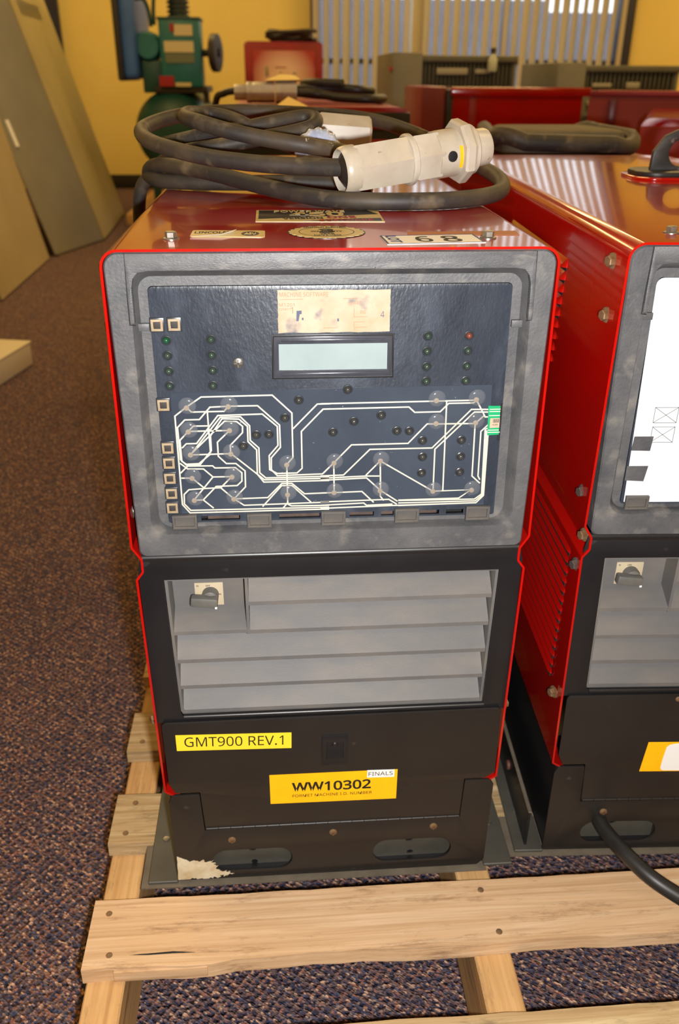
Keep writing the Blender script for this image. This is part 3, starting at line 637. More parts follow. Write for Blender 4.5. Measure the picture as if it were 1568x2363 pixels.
    for t, x, z, w in (('ON', -.1068, .3425, .0035), ('OFF', -.1170, .3520, .0042), ('0', -.1255, .3522, .0018)):
        obj('lettering', text_mesh(t, w, .0019, .01, .00008, FRONT, (x, .02875, z)), INK, lf)
    hub = lathe([(.0078, 0), (.0078, .006), (.0070, .009), (.0040, .0102), (0, .0104)], 22); hub.transform(Matrix.Rotation(R(90), 4, 'X'))
    obj('knob_hub', hub, KNOB, lf, (-.1130, .029, .3440))
    hd = box(-.0185, .0065, -.009, 0, -.0050, .0050, .002)
    obj('knob_handle', hd, KNOB, lf, (-.1120, .0215, .3430), (0, R(6), 0))
    obj('knob_pointer', box(.0040, .0062, -.0093, -.006, -.0050, -.0030, .0003), WHT, lf, (-.1120, .0215, .3430), (0, R(6), 0))
    # --- lower door
    dr = [(-.1666, .2170), (.1680, .2185), (.1685, .1336), (.1590, .1262), (.1370, .1262), (.1352, .0742), (-.1333, .0730), (-.1356, .1250), (-.1601, .1250), (-.1660, .1385)]
    dr = rpoly(dr, (.005, .005, .002, .002, .001, .001, .001, .001, .002, .002), 4)
    door = obj('lower_door', plate(dr, (), .0022, .0007, FRONT, (0, .0012, 0)), BROWNP, root)
    kn = tube([(-.0061, 0, 0), (.0061, 0, 0)], .0017, 10)
    for k in range(21): obj('hinge_knuckle', kn, BROWNP, door, (-.1262 + k * .01275, -.0008, .0738))
    la = plate([(-.0130, -.0193), (.0130, -.0193), (.0130, .0193), (-.0130, .0193)], [[(-.0083, -.0105), (.0083, -.0105), (.0083, .0110), (-.0083, .0110)]], .0020, .0006, FRONT, (0, 0, 0))
    obj('latch_frame', la, BLACKP, door, (.0019, -.0010, .1742))
    obj('latch_paddle', prism_x([(-.0002, .0110), (-.0008, -.0010), (-.0022, -.0045), (-.0026, -.0105), (.0002, -.0105), (.0002, .0110)], -.0078, .0074), BLACKP, door, (.0019, -.0010, .1742))
    obj('latch_bump', lathe([(0, 0), (.003, 0), (.002, .0012), (0, .0015)], 12), BLACKP, door, (.0019, -.0016, .1810), (R(90), 0, 0))
    yd = -.00102
    if not covered:
        gm = obj('yellow_label', plate([(-.1542, .2018), (-.0410, .1989), (-.0414, .1791), (-.1542, .1819)], (), .0003, 0, FRONT, (0, yd, 0)), YEL, door)
        obj('lettering', text_mesh('GMT900 REV.1', .0970, .0122, .0, .0001, FRONT, (-.1463, yd - .0003, .1865), rot=R(-1.6)), INK, door)
        obj('amber_label', plate([(-.0645, .1443), (.0665, .1442), (.0662, .1040), (-.0644, .1049)], (), .0003, 0, FRONT, (0, yd, 0)), AMB, door)
        obj('lettering', text_mesh('WW10302', .0815, .0128, .022, .0001, FRONT, (-.0421, yd - .0003, .1199)), INK, door)
        obj('lettering', text_mesh('FORMET MACHINE I.D. NUMBER', .0822, .0038, .003, .0001, FRONT, (-.0416, yd - .0003, .1125)), INK, door)
        obj('white_label', plate([(.0353, .1450), (.0634, .1444), (.0633, .1344), (.0351, .1350)], (), .0002, 0, FRONT, (0, yd - .0003, 0)), WHT, door)
        obj('lettering', text_mesh('FINALS', .0250, .0052, .0, .0001, FRONT, (.0366, yd - .0005, .1371)), INK, door)
    else:
        obj('amber_label', plate([(-.0728, .1547), (.060, .1535), (.060, .1130), (-.0762, .1143)], (), .0003, 0, FRONT, (0, yd, 0)), AMB, door)
        blob = [(-.0545, .1157), (-.0540, .1300), (-.0525, .1480), (-.0490, .1510), (-.0420, .1525), (-.0300, .1530), (-.0100, .1490), (-.0050, .1300), (-.0100, .1180), (-.0300, .1150)]
        o = obj('torn_label', plate(rpoly(blob, .004, 3), (), .0003, 0, FRONT, (0, yd - .0003, 0)), WHT, door)
        obj('stud', lathe([(0, 0), (.003, 0), (.0025, .0012), (0, .0016)], 12), RUSTY, door, (-.052, -.001, .2115), (R(90), 0, 0))
    # --- base
    bf = rpoly([(-.1680, -.001), (-.1680, .1140), (-.1640, .1225), (-.1362, .1225), (-.1340, .0712), (.1358, .0722), (.1378, .1240), (.1640, .1240), (.1685, .1170), (.1672, .0070), (.1600, -.001)], (.002, .003, .003, .001, .001, .001, .001, .003, .003, .006, .004), 4)
    ov = [stadium(-.0858, .0255, .0423, .0155), stadium(.0864, .0275, .0426, .0160)]
    base = obj('base', plate(bf, ov, .0030, .0007, FRONT, (0, .0015, 0)), BROWNP, root)
    obj('base_tray', join(box(-.1665, -.1645, .002, DEPTH, 0, .122), box(.1645, .1665, .002, DEPTH, 0, .122), box(-.165, .165, .002, DEPTH, 0, .002), box(-.165, .165, DEPTH - .002, DEPTH, 0, .4), box(-.165, .165, .05, .052, .07, .12)), BLACKP, base)
    for cx, cz in ((-.0858, .020), (.0864, .022)):
        hl = [circ(cx - .001 + dx, cz + dz, r_, 14) for dx, dz, r_ in ((0, .0045, .0042), (.0018, -.0155, .0036))]
        obj('recess_plate', plate([(cx - .046, cz - .024), (cx + .046, cz - .024), (cx + .046, cz + .026), (cx - .046, cz + .026)], hl, .002, 0, FRONT, (0, .016, 0)), SKID, base)
        obj('backing', box(cx - .046, cx + .046, .030, .031, cz - .02, cz + .03), DARK, base)
    for x, z in ((-.1066, .0567), (.0004, .0605), (.1079, .0616)): obj('screw', screw_me, RUSTY, base, (x, -.0015, z))
    if not covered:
        rnd = random.Random(11); ch = []
        C_ = mm(D_CHIP); C_ = [(a, max(b, .0005)) for a, b in C_]
        for i in range(len(C_)):
            a, b = Vector(C_[i]), Vector(C_[(i + 1) % len(C_)])
            for k in range(12):
                q = a.lerp(b, k / 12); j = .0022 if 1 <= i <= 6 else .0003
                ch.append((max(-.1675, q.x + rnd.uniform(-j, j)), max(.0002, q.y + rnd.uniform(-j, j))))
        c = obj('bare_patch', plate(ch, (), .0002, 0, FRONT, (0, -.0015, 0)), BARE, base); c['label'] = 'cream patch where the paint has chipped off'
    # --- skids under the machine
    for sx in (-1, 1):
        x0, x1 = sorted((sx * .1674, sx * .1995))
        sk = obj('skid', box(x0, x1, -.003, DEPTH, -.0035, .0005, .0008, 1), SKID, root)
        obj('skid_bolt', lathe([(0, 0), (.004, 0), (.0035, .0015), (0, .002)], 12), STEEL, sk, (sx * .186, .055, .0005))
    obj('underplate', box(-.207, .170, -.0070, .05, -.0050, -.0036), DUSTY, root)
    for sx in (-1, 1) if covered else ():
        sb = obj('side_rail', box(sx * .186 - .0015, sx * .186 + .0015, .004, DEPTH, .0005, .052, .0008, 1), BLACKP, root)
        obj('rail_edge', box(sx * .186 - .0022, sx * .186 + .0022, .002, DEPTH, .0515, .0535, .0008, 1), DUSTY, sb)
        obj('rail_bolt', lathe([(0, 0), (.006, 0), (.0055, .003), (0, .0035)], 14), RUSTR, sb, (sx * .1875, .10, .030), (0, R(90 * sx), 0))
    # --- bolts of the lid
    for x, y in ((-.1247, .0447), (.1253, .0391)): obj('bolt', BOLT, STEEL, root, (x, y, .6617))
    return root

def flat(pts, th, z=.6618): return plate(pts, (), th, 0, TOP, (0, 0, z))
m1 = power_source((0, 0, ZB), 0, False)
tag(m1, 'red welding machine with exposed navy circuit panel and amber WW10302 sticker', 'welder', 'red welding machines')
m2 = power_source((.4058, .0075, ZB), R(-2.5), True)
tag(m2, 'red welding machine with white paper over its panel, cut by the right edge', 'welder', 'red welding machines')

# stickers on the lid of the front machine
zt = .6618
def lid(name, me, m): return obj(name, me, m, m1)
lid('foil_sticker', flat([(-.0606, .1995), (.0544, .1972), (.0530, .1240), (-.0603, .1293)], .0003), GOLDTOP)
lid('sticker_field', flat([(-.0580, .1960), (.0440, .1950), (.0520, .1700), (-.0580, .1430)], .0002, zt + .0003), BLACKP)
lid('sticker_field', flat([(-.0200, .1310), (.0510, .1275), (.0515, .1450), (.035, .1440)], .0002, zt + .0003), BLACKP)
for t, w, h, x, y, m_, b_ in (('POWER WAVE', .066, .013, -.044, .182, GOLDTOP, .01), ('450', .050, .026, -.030, .158, GOLDTOP, .03), ('VERSION', .036, .011, -.036, .1385, INK, .02), ('ONE', .026, .013, .004, .1440, RED, .03), ('SOFTWARE', .048, .0095, -.004, .1270, RED, .02)):
    lid('lettering', text_mesh(t, w, h, b_, .0001, TOP, (x, y, zt + .0006), rot=R(4) if t in ('VERSION', 'SOFTWARE', 'ONE') else 0), m_)
lid('round_seal', flat(circ(-.0015, .0705, .0318, 60), .0003), BLACKP)
gear = []
for k in range(96): a = 2 * math.pi * k / 96; r_ = .0300 + .0010 * (1 if (k // 2) % 2 else -1); gear.append((-.0015 + r_ * math.cos(a), .0705 + r_ * math.sin(a)))
lid('seal_face', flat(gear, .0002, zt + .0003), GOLDTOP)
lid('seal_ring', ribbon(circ(-.0015, .0705, .0225, 48), .0006, .0001, TOP, (0, 0, zt + .0005), closed=True), INK)
for t, w, h, x, y, b_ in (('3', .013, .022, -.008, .0635, .05), ('YEAR', .012, .005, -.0075, .0570, .02), ('WARRANTY', .026, .0055, -.0145, .0690, .02), ('LINCOLN ELECTRIC', .036, .006, -.0195, .0900, .02), ('PARTS & LABOR', .022, .0045, -.0125, .0505, .02)):
    lid('lettering', text_mesh(t, w, h, b_, .0001, TOP, (x, y, zt + .0006)), INK)
lid('torn_sticker', flat(rpoly([(-.1108, .0841), (-.0517, .0797), (-.0515, .0479), (-.1109, .0522)], .003, 3), .0003), GOLDTOP)
lid('lettering', text_mesh('LINCOLN', .027, .010, .03, .0001, TOP, (-.1085, .0665, zt + .0003)), INK)
lid('sticker_oval', flat([(x, y) for x, y in circ(-.0635, .0645, .0072, 28, .0105)], .0001, zt + .0003), LCDF)
lid('lettering', text_mesh('ASU', .009, .008, .02, .0001, TOP, (-.0680, .0605, zt + .0005)), GOLDTOP)
curl = pyd([(-.1109, .0525, zt + .0004), (-.088, .0560, zt + .0004), (-.078, .072, zt + .0005), (-.1105, .049, zt + .0012), (-.086, .0520, zt + .0022), (-.074, .0710, zt + .0030)], [(0, 1, 4, 3), (1, 2, 5, 4)], recalc=False)
lid('curled_corner', curl, WHT)
lotp = [(.0393, .0506), (.1171, .0561), (.1187, .0175), (.0413, .0112)]
lid('lot_sticker', flat(lotp, .0003), WHT)
BLUE = mat('blue_print', srgb(38, 56, 108), .5)
lid('sticker_border', ribbon([(.0405, .0495), (.1160, .0548), (.1175, .0187), (.0424, .0124)], .0018, .0001, TOP, (0, 0, zt + .0003), closed=True), BLUE)
lid('lettering', text_mesh('LOT', .030, .0090, .03, .0001, TOP, (.0435, .0475, zt + .0004), rot=R(-86)), BLUE)
lid('lettering', text_mesh('6', .0130, .0240, .012, .0001, TOP, (.0670, .0205, zt + .0004), rot=R(4)), INK)
lid('lettering', text_mesh('8', .0150, .0260, .012, .0001, TOP, (.0880, .0205, zt + .0004), rot=R(4)), INK)
MASK = mat('masking_tape', srgb(160, 98, 62), .6)
lid('tape_strip', flat([(.0650, .0700), (.1559, .0721), (.1538, .0505), (.0628, .0520)], .0002), MASK)

# lifting eye on the neighbour
eye = obj('lifting_pad', plate(rpoly([(-.062, -.048), (.062, -.048), (.062, .048), (-.062, .048)], .03, 8), (), .004, .0015, TOP, (0, 0, 0)), RED, m2, (.045, .485, .6612))
obj('lifting_base', plate(rpoly([(-.056, -.040), (.056, -.040), (.056, .040), (-.056, .040)], .028, 8), (), .006, .002, TOP, (0, 0, 0)), RUBBERK, m2, (.045, .485, .6650))
arch = rpoly([(-.0355, 0), (-.0345, .022), (-.022, .040), (-.006, .0475), (.012, .0475), (.027, .037), (.0355, .020), (.0355, 0)], (0, .006, .01, .01, .01, .01, .006, 0), 4)
LIFT = mat('lifting_eye_black', srgb(40, 39, 39), .5, c2=srgb(58, 54, 52), scale=40, c3=srgb(120, 96, 88), scale3=55, amt3=(.6, .68))
obj('lifting_eye', plate(arch, [stadium(.002, .0205, .0165, .0160)], .009, .0015, FRONT, (0, 0, 0)), LIFT, m2, (.045, .485, .6708))

# power lead of the neighbour
pts = [(.3000, .060, .172), (.2985, .030, .170), (.297, -.001, .1745), (.3035, -.038, .1812), (.3203, -.070, .1789), (.3439, -.090, .1721), (.385, -.115, .160), (.44, -.135, .147), (.50, -.15, .137), (.60, -.16, .1345), (.72, -.17, .1345)]
tag(obj('power_lead', tube(catmull(pts, 6), .0082, 14), RUBBERK), 'thick black cable coming out of the base of the right-hand welder', 'cable')
# ------------------------------------------------------------------ cable coil with plug on the front machine
def up(l): return [(a, b, c + ZB) for a, b, c in l]
S2 = [(0.03, 0.215, 0.6977), (-0.0146, 0.235, 0.6975), (-0.0566, 0.25, 0.6986), (-0.0997, 0.27, 0.7017), (-0.1353, 0.29, 0.7066), (-0.1699, 0.33, 0.7129), (-0.1867, 0.38, 0.7198), (-0.1835, 0.43, 0.7248), (-0.1611, 0.48, 0.731), (-0.1277, 0.52, 0.7344), (-0.0806, 0.55, 0.7355), (-0.0144, 0.56, 0.7333), (0.052, 0.55, 0.7298), (0.0935, 0.52, 0.7242), (0.1265, 0.48, 0.7149), (0.1629, 0.44, 0.7005), (0.1929, 0.38, 0.6841), (0.1992, 0.32, 0.6785), (0.1922, 0.27, 0.673), (0.1708, 0.235, 0.6705), (0.13, 0.205, 0.6700), (0.0865, 0.195, 0.6700), (0.0454, 0.198, 0.6700), (0.0052, 0.215, 0.6705), (-0.036, 0.25, 0.6737), (-0.0756, 0.29, 0.6786), (-0.1178, 0.33, 0.6845), (-0.1584, 0.37, 0.6867), (-0.1804, 0.4, 0.6827), (-0.186, 0.41, 0.6735), (-0.1708, 0.38, 0.6703), (-0.1306, 0.36, 0.6703), (-0.0775, 0.345, 0.6712), (-0.0209, 0.34, 0.672), (0.0258, 0.33, 0.672), (0.0625, 0.32, 0.671)]
S3 = [(0.0379, 0.31, 0.7031), (0.019, 0.3, 0.7072), (-0.0126, 0.29, 0.7128), (-0.0564, 0.3, 0.719), (-0.0917, 0.31, 0.7257), (-0.1191, 0.33, 0.7321), (-0.1349, 0.36, 0.7349), (-0.1354, 0.4, 0.7377), (-0.1164, 0.43, 0.7362), (-0.0916, 0.42, 0.7326), (-0.0718, 0.4, 0.7255), (-0.0579, 0.42, 0.7155)]
S4 = [(-0.1706, 0.43, 0.7043), (-0.1164, 0.41, 0.716), (-0.0768, 0.4, 0.7224), (-0.0377, 0.41, 0.7296), (-0.0079, 0.42, 0.7337), (0.0055, 0.41, 0.7324), (0.0026, 0.39, 0.7262), (-0.019, 0.38, 0.7205), (-0.0574, 0.37, 0.714), (-0.105, 0.37, 0.7061), (-0.1441, 0.38, 0.6992), (-0.1712, 0.42, 0.6856), (-0.1876, 0.45, 0.6701), (-0.2047, 0.46, 0.6505), (-0.2120, 0.47, 0.60), (-0.215, 0.475, 0.50), (-.217, .48, .30), (-.222, .48, .10), (-.225, .46, .006)]
S3 = S3 + [(-.02, .45, .700), (.03, .465, .682), (.06, .47, .682)]
coil = tag(empty('plug_cable', (.03, .33, ZB + .6617)), 'coiled black cable with a large cream hexagonal plug lying on the front welder', 'cable')
bpy.context.view_layer.update()
inv = Matrix.Translation((-.03, -.33, -(ZB + .6617)))
def cobj(n, me, m): me.transform(inv); return obj(n, me, m, coil)
cobj('cable_jacket', tube(catmull(up(S2), 6), .0081, 16), RUBBER)
c2 = tag(empty('cable_tangle', (-.06, .38, ZB + .6617)), 'looped black cable under and behind the plug cable on the front welder', 'cable')
inv2 = Matrix.Translation((.06, -.38, -(ZB + .6617)))
for S in (S3, S4):
    me = tube(catmull(up(S), 6), .0079, 16); me.transform(inv2); obj('cable_jacket', me, RUBBER, c2)
# printing on the jacket
PRINTW = mat('jacket_print', srgb(186, 176, 160), .6)
a, b = Vector((-.0126, .29, .7128 + ZB)), Vector((.019, .30, .7072 + ZB)); ex = (b - a).normalized(); ez = Vector((0, -.75, .66)); ez = (ez - ex * ez.dot(ex)).normalized(); ey = ez.cross(ex)
me = text_mesh('MADE IN USA', .030, .0036, .02, .0002, (ex, ey, ez), a + ez * .0079 - ey * .0015); me.transform(inv2); obj('lettering', me, PRINTW, c2)
# plug
P0, P1 = Vector((.0205, .214, .6950 + ZB)), Vector((.1690, .262, .7134 + ZB))
ax = (P1 - P0); LN = ax.length; ax.normalize()
upv = Vector((0, -.25, .97)); yv = (upv - ax * upv.dot(ax)).normalized(); zv = ax.cross(yv)
PM = inv @ Matrix.Translation(P0) @ Matrix((ax, yv, zv)).transposed().to_4x4()
def plug(n, me, m): me.transform(PM); return obj(n, me, m, coil)
def hexring(prof, ph=R(8)): return lathe(prof, 6, 'X', 25, ph)
L = LN
plug('rubber_gland', lathe([(0, -.001), (.0085, -.001), (.0160, .004), (.0175, .012), (0, .012)], 28, 'X'), RUBBERK)
plug('end_ring', lathe([(.0178, .014), (.0182, .001), (.0195, -.001), (.0212, .001), (.0222, .006), (.0220, .014)], 36, 'X'), CREAM)
plug('back_nut', hexring([(.0, .008), (.0205, .008), (.0232, .013), (.0236, L * .42), (.0225, L * .435), (0, L * .435)]), CREAM)
plug('collar', lathe([(0, L * .43), (.0222, L * .43), (.0238, L * .440), (.0238, L * .462), (.0222, L * .47), (0, L * .47)], 36, 'X'), CREAM)
plug('body', hexring([(0, L * .465), (.0222, L * .465), (.0232, L * .48), (.0232, L * .64), (.0205, L * .66), (0, L * .66)]), CREAM)
plug('barrel', lathe([(0, L * .62), (.0218, L * .62), (.0222, L * .65), (.0222, L * .79), (0, L * .79)], 36, 'X'), CREAM)
plug('flange', lathe([(0, L * .77), (.0282, L * .77), (.0300, L * .785), (.0300, L * .83), (.0282, L * .85), (0, L * .85)], 8, 'X', 25, R(20)), CREAM)
plug('shoulder', lathe([(0, L * .845), (.0235, L * .845), (.0235, L * .885), (.0222, L * .895), (0, L * .895)], 36, 'X'), CREAM)
plug('tip', lathe([(0, L * .89), (.0178, L * .89), (.0178, L * .985), (.0168, L), (.0135, L), (.0135, L * .93), (0, L * .93)], 36, 'X'), CREAM)
def on_barrel(t, ang, r): return Matrix.Translation((L * t, 0, 0)) @ Matrix.Rotation(ang, 4, 'X') @ Matrix.Translation((0, 0, r))
hl = lathe([(.0050, -.001), (.0050, .0010), (.0044, .0014), (0, .0014)], 20); hl.transform(on_barrel(.69, R(-12), .0218)); plug('vent_hole', hl, DARK)
v = []; f = []
for i in range(7):
    a = R(-34 + i * 9)
    for t in (.742, .766): v.append((L * t, -math.sin(a) * .0224, math.cos(a) * .0224))
for i in range(6): f.append((2 * i, 2 * i + 1, 2 * i + 3, 2 * i + 2))
plug('amber_band', pyd(v, f, recalc=False), AMB)
# second plug half hidden behind the coil
sp = tag(empty('spare_plug', (.035, .43, ZB + .6617)), 'cream hexagonal connector half hidden behind the cable coil', 'connector')
M3_ = Matrix.Translation((-.052, .03, .053)) @ Matrix.Rotation(R(3), 4, 'Y')
for n, me in (('sleeve', hexring([(0, 0), (.0215, 0), (.0225, .002), (.0225, .024), (.021, .026), (0, .026)], R(30))), ('sleeve', hexring([(0, .028), (.0225, .028), (.0245, .031), (.0230, .088), (.020, .091), (0, .091)], R(30)))):
    me.transform(M3_); obj(n, me, CREAM, sp)
me = lathe([(0, -.045), (.0080, -.045), (.0080, .001), (0, .001)], 16, 'X'); me.transform(M3_); obj('cable_stub', me, RUBBER, sp)
# ribbed clear cap
CAPM = mat('pale_blue_plastic', srgb(150, 162, 190), .25, c2=srgb(190, 198, 214), scale=70, bump=.4, bscale=160)
v = []; f = []; n = 64
for (r0, h) in ((.004, .010), (.014, .012), (.021, .009), (.0245, .004), (.0245, -.006), (.020, -.010), (.004, -.010)):
    for k in range(n):
        a = 2 * math.pi * k / n; r_ = r0 * (1 + .045 * math.cos(a * 16)); v.append((r_ * math.cos(a), -h, r_ * math.sin(a)))
for i in range(6):
    for k in range(n): f.append((i * n + k, i * n + (k + 1) % n, (i + 1) * n + (k + 1) % n, (i + 1) * n + k))
f += [tuple(range(n)), tuple(range(6 * n, 7 * n))]
cap = pyd(v, f, 60)
tag(obj('plastic_cap', cap, CAPM, None, (.0060, .352, ZB + .6617 + .0395), (R(-8), 0, R(8))), 'pale blue ribbed plastic cap among the cables on the front welder', 'cap')

# ------------------------------------------------------------------ leaning cabinets on the left
GREYC = mat('grey_cabinet', srgb(130, 126, 110), .5, c2=srgb(118, 114, 100), scale=3)
TANC = mat('tan_cabinet', srgb(176, 160, 118), .5, c2=srgb(164, 148, 108), scale=3)
def leaning(name, P1, P2, P3, h, tilt, m, m2_, parts):
    """slab leaning against the left wall: its foot edge corners, height and lean"""
    root = empty(name, (P1[0], P1[1], 0)); t = math.tan(R(tilt)) * h
    A, B, C_ = Vector((0, 0, 0)), Vector((P2[0] - P1[0], P2[1] - P1[1], 0)), Vector((P3[0] - P1[0], P3[1] - P1[1], 0)); D = A + C_ - B
    lo = [A, B, C_, D]; hi = [q + Vector((-t, 0, h)) for q in lo]
    v = lo + hi; f = [(0, 1, 2, 3), (4, 5, 6, 7)] + [(i, (i + 1) % 4, 4 + (i + 1) % 4, 4 + i) for i in range(4)]
    bm = bmesh.new(); vs = [bm.verts.new(q) for q in v]
    for q in f: bm.faces.new([vs[i] for i in q])
    bmesh.ops.bevel(bm, geom=bm.edges[:], offset=.012, segments=2, affect='EDGES')
    obj('body', from_bm(bm), m, root)
    for nm, a, b, u0, u1, w0, w1, mm_ in parts:
        e = (lo[b] - lo[a]); upd = Vector((-t, 0, h)); nn = e.cross(upd).normalized()
        q = [lo[a] + e * uu + upd * ww for uu, ww in ((u0, w0), (u1, w0), (u1, w1), (u0, w1))]
        vv = [x_ + nn * s for s in (-.004, .006) for x_ in q]
        obj(nm, pyd(vv, [(0, 1, 2, 3), (4, 5, 6, 7)] + [(i, (i + 1) % 4, 4 + (i + 1) % 4, 4 + i) for i in range(4)]), mm_, root)
    return root
SIDEC = mat('khaki_cabinet', srgb(172, 160, 116), .5, c2=srgb(160, 148, 106), scale=3)
g = leaning('metal_cabinet', (-1.267, 4.316), (-1.087, 4.841), (-1.132, 5.962), 2.0, 16, GREYC, None,
            [('side_panel', 1, 2, .01, .99, .005, .995, SIDEC), ('patch', 1, 2, .15, .7, .60, .64, WHT), ('handle', 0, 1, .12, .17, .28, .345, WHT)])
tag(g, 'tall grey metal cabinet leaning against the left wall', 'cabinet')
h_ = leaning('cabinet_door', (-1.70, 3.45), (-1.27, 3.26), (-1.287, 4.266), 1.7, 12, GREYC, None, [('face_panel', 1, 2, .01, .99, .004, .995, TANC)])
tag(h_, 'tan panel leaning in front of the grey cabinet at left', 'panel')
BOXC = mat('cream_box', srgb(206, 194, 164), .6)
bx = empty('storage_box', (-1.06, 2.15, 0), R(-12))
obj('carton', box(-.16, .12, -.22, .20, 0, .0815, .006), BOXC, bx); obj('lid', box(-.163, .123, -.223, .203, .075, .0835, .003), BOXC, bx)
tag(bx, 'cream box on the carpet at the left edge', 'box')

# ------------------------------------------------------------------ air compressor
TEAL = mat('teal_paint', srgb(36, 116, 116), .4, c2=srgb(30, 100, 102), scale=5)
TEALD = mat('dark_teal_paint', srgb(28, 80, 72), .45, c2=srgb(18, 58, 54), scale=5)
STEELB = mat('steel_blue', srgb(66, 112, 190), .45, c2=srgb(56, 98, 170), scale=6)
IRON = mat('cast_iron', srgb(52, 46, 38), .55, c2=srgb(40, 36, 30), scale=20)
REDL = mat('red_decal', srgb(160, 24, 22), .5); CREAML = mat('cream_decal', srgb(214, 200, 150), .5); KHAKIL = mat('khaki_decal', srgb(108, 116, 84), .5)
cp = empty('air_compressor', (-.70, 5.9, 0))
def cpo(n, me, m): me.transform(Matrix.Translation((.70, -5.9, 0))); return obj(n, me, m, cp)
tk = lathe([(0, -.55), (.10, -.545), (.19, -.52), (.235, -.47), (.255, -.40), (.255, .55), (.2, .65), (0, .69)], 40, 'Y', 40); tk.transform(Matrix.Translation((-.70, 6.1, .565))); cpo('air_tank', tk, TEALD)
for x in (-.88, -.55):
    for y in (5.75, 6.5): cpo('leg', box(x, x + .05, y, y + .05, .06, .40, .004), TEALD)
cpo('belt_guard', box(-.985, -.885, 5.55, 6.3, .88, 1.50, .035, 3), STEELB)
cpo('guard_rim', box(-1.015, -.975, 5.53, 6.32, .87, 1.52, .015, 2), IRON)
cpo('control_box', box(-.745, -.485, 5.60, 5.85, .835, 1.222, .012), TEAL)
cpo('box_top', box(-.752, -.478, 5.595, 5.86, 1.215, 1.232, .004), TEALD)
for n, b, m in (('decal', (-.648, -.532, 1.128, 1.19), CREAML), ('decal', (-.672, -.645, 1.15, 1.195), REDL), ('decal', (-.716, -.530, 1.035, 1.098), CREAML), ('decal', (-.712, -.530, .975, 1.03), KHAKIL), ('decal', (-.762, -.668, .84, .90), REDL), ('decal', (-.66, -.56, .84, .862), CREAML)):
    cpo(n, box(b[0], b[1], 5.592, 5.602, b[2], b[3]), m)
mo = lathe([(0, 0), (.07, 0), (.085, .03), (.085, .30), (.07, .33), (0, .33)], 28, 'Y'); mo.transform(Matrix.Translation((-.825, 5.62, 1.07))); cpo('motor', mo, TEAL)
cpo('motor_mount', box(-.875, -.745, 5.65, 5.95, .80, .99, .01), TEALD)
wh = lathe([(.03, -.02), (.095, -.024), (.112, -.018), (.112, .018), (.095, .024), (.03, .02)], 32, 'X'); wh.transform(Matrix.Translation((-.40, 5.72, 1.035)) @ Matrix.Rotation(R(-14), 4, 'Z')); cpo('flywheel', wh, IRON)
for k in range(4):
    s = box(-.012, .012, -.10, .10, -.010, .010, .003); s.transform(Matrix.Translation((-.40, 5.72, 1.035)) @ Matrix.Rotation(R(-14), 4, 'Z') @ Matrix.Rotation(R(45 * k), 4, 'X')); cpo('spoke', s, IRON)
sf = lathe([(.0, -.1), (.022, -.1), (.022, .05), (0, .05)], 16, 'X'); sf.transform(Matrix.Translation((-.42, 5.74, 1.035))); cpo('shaft', sf, IRON)
for k in range(7): fn = lathe([(0, 0), (.072, 0), (.072, .012), (0, .012)], 28); fn.transform(Matrix.Translation((-.625, 5.75, 1.235 + k * .026))); cpo('cooling_fin', fn, IRON)
cy_ = lathe([(0, 0), (.058, 0), (.058, .25), (0, .25)], 24); cy_.transform(Matrix.Translation((-.625, 5.75, 1.23))); cpo('cylinder', cy_, TEALD)
cpo('pipe', tube(catmull([(-.90, 5.7, 1.33), (-.84, 5.7, 1.335), (-.81, 5.7, 1.28), (-.80, 5.7, 1.18)], 6), .012, 10), TEALD)
cpo('pipe', tube(catmull([(-.78, 5.7, 1.19), (-.775, 5.7, 1.30), (-.75, 5.7, 1.42), (-.68, 5.7, 1.45)], 6), .012, 10), TEALD)
cpo('bracket', box(-.80, -.46, 5.62, 6.2, .80, .84, .006), IRON)
cpo('valve', tube([(-.50, 5.66, .84), (-.47, 5.66, .80), (-.47, 5.66, .74)], .02, 10), IRON)
for x in (-.98, -.42): cpo('timber_skid', box(x - .06, x + .06, 5.45, 6.8, 0, .07, .004), WOODY)
for y in (5.7, 6.5): cpo('cross_timber', box(-.98, -.42, y, y + .09, .0, .062, .003), WOODG)
tag(cp, 'teal air compressor with belt guard and flywheel against the yellow wall', 'compressor')

# ------------------------------------------------------------------ machines in the background
def red_machine(name, x0, x1, y0, y1, z1, front, m=REDB, rz=0.0):
    """red cased machine seen from behind the row: case, lid lip, front parts"""
    w, d = (x1 - x0) / 2, (y1 - y0) / 2
    off = Matrix.Rotation(rz, 2) @ Vector((w, d)); root = empty(name, (x0 + off.x, y0 + off.y, 0), rz)
    prof = rpoly([(-w, .02), (-w, z1), (w, z1), (w, .02)], (0, .025, .025, 0), 5)
    obj('case', prism_y(prof, -d, d), m, root)
    for s in (-w, w - .06): obj('foot', box(s, s + .06, -d + .02, d - .02, 0, .02), BLACKP, root)
    for n, (a, b, c, e, y, th), mm_ in front: obj(n, box(a - (x0 + x1) / 2, b - (x0 + x1) / 2, -d - y, -d - y + th, c, e, min(.004, th / 3)), mm_, root)
    return root
PALE, nt_p, b_p = nodes('pale_centre_panel'); b_p.inputs['Roughness'].default_value = .5
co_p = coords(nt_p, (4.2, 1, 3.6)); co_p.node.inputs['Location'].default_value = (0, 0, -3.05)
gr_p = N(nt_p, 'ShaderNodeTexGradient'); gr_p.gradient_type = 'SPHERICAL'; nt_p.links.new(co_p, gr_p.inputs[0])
rp_p = ramp(nt_p, gr_p.outputs['Fac'], [(.05, srgb(160, 30, 18)), (.5, srgb(226, 190, 164))]); nt_p.links.new(rp_p.outputs[0], b_p.inputs['Base Color'])  # radial blend: pale in the middle, red towards the edges
GREYD = mat('grey_dial', srgb(150, 140, 120), .4)
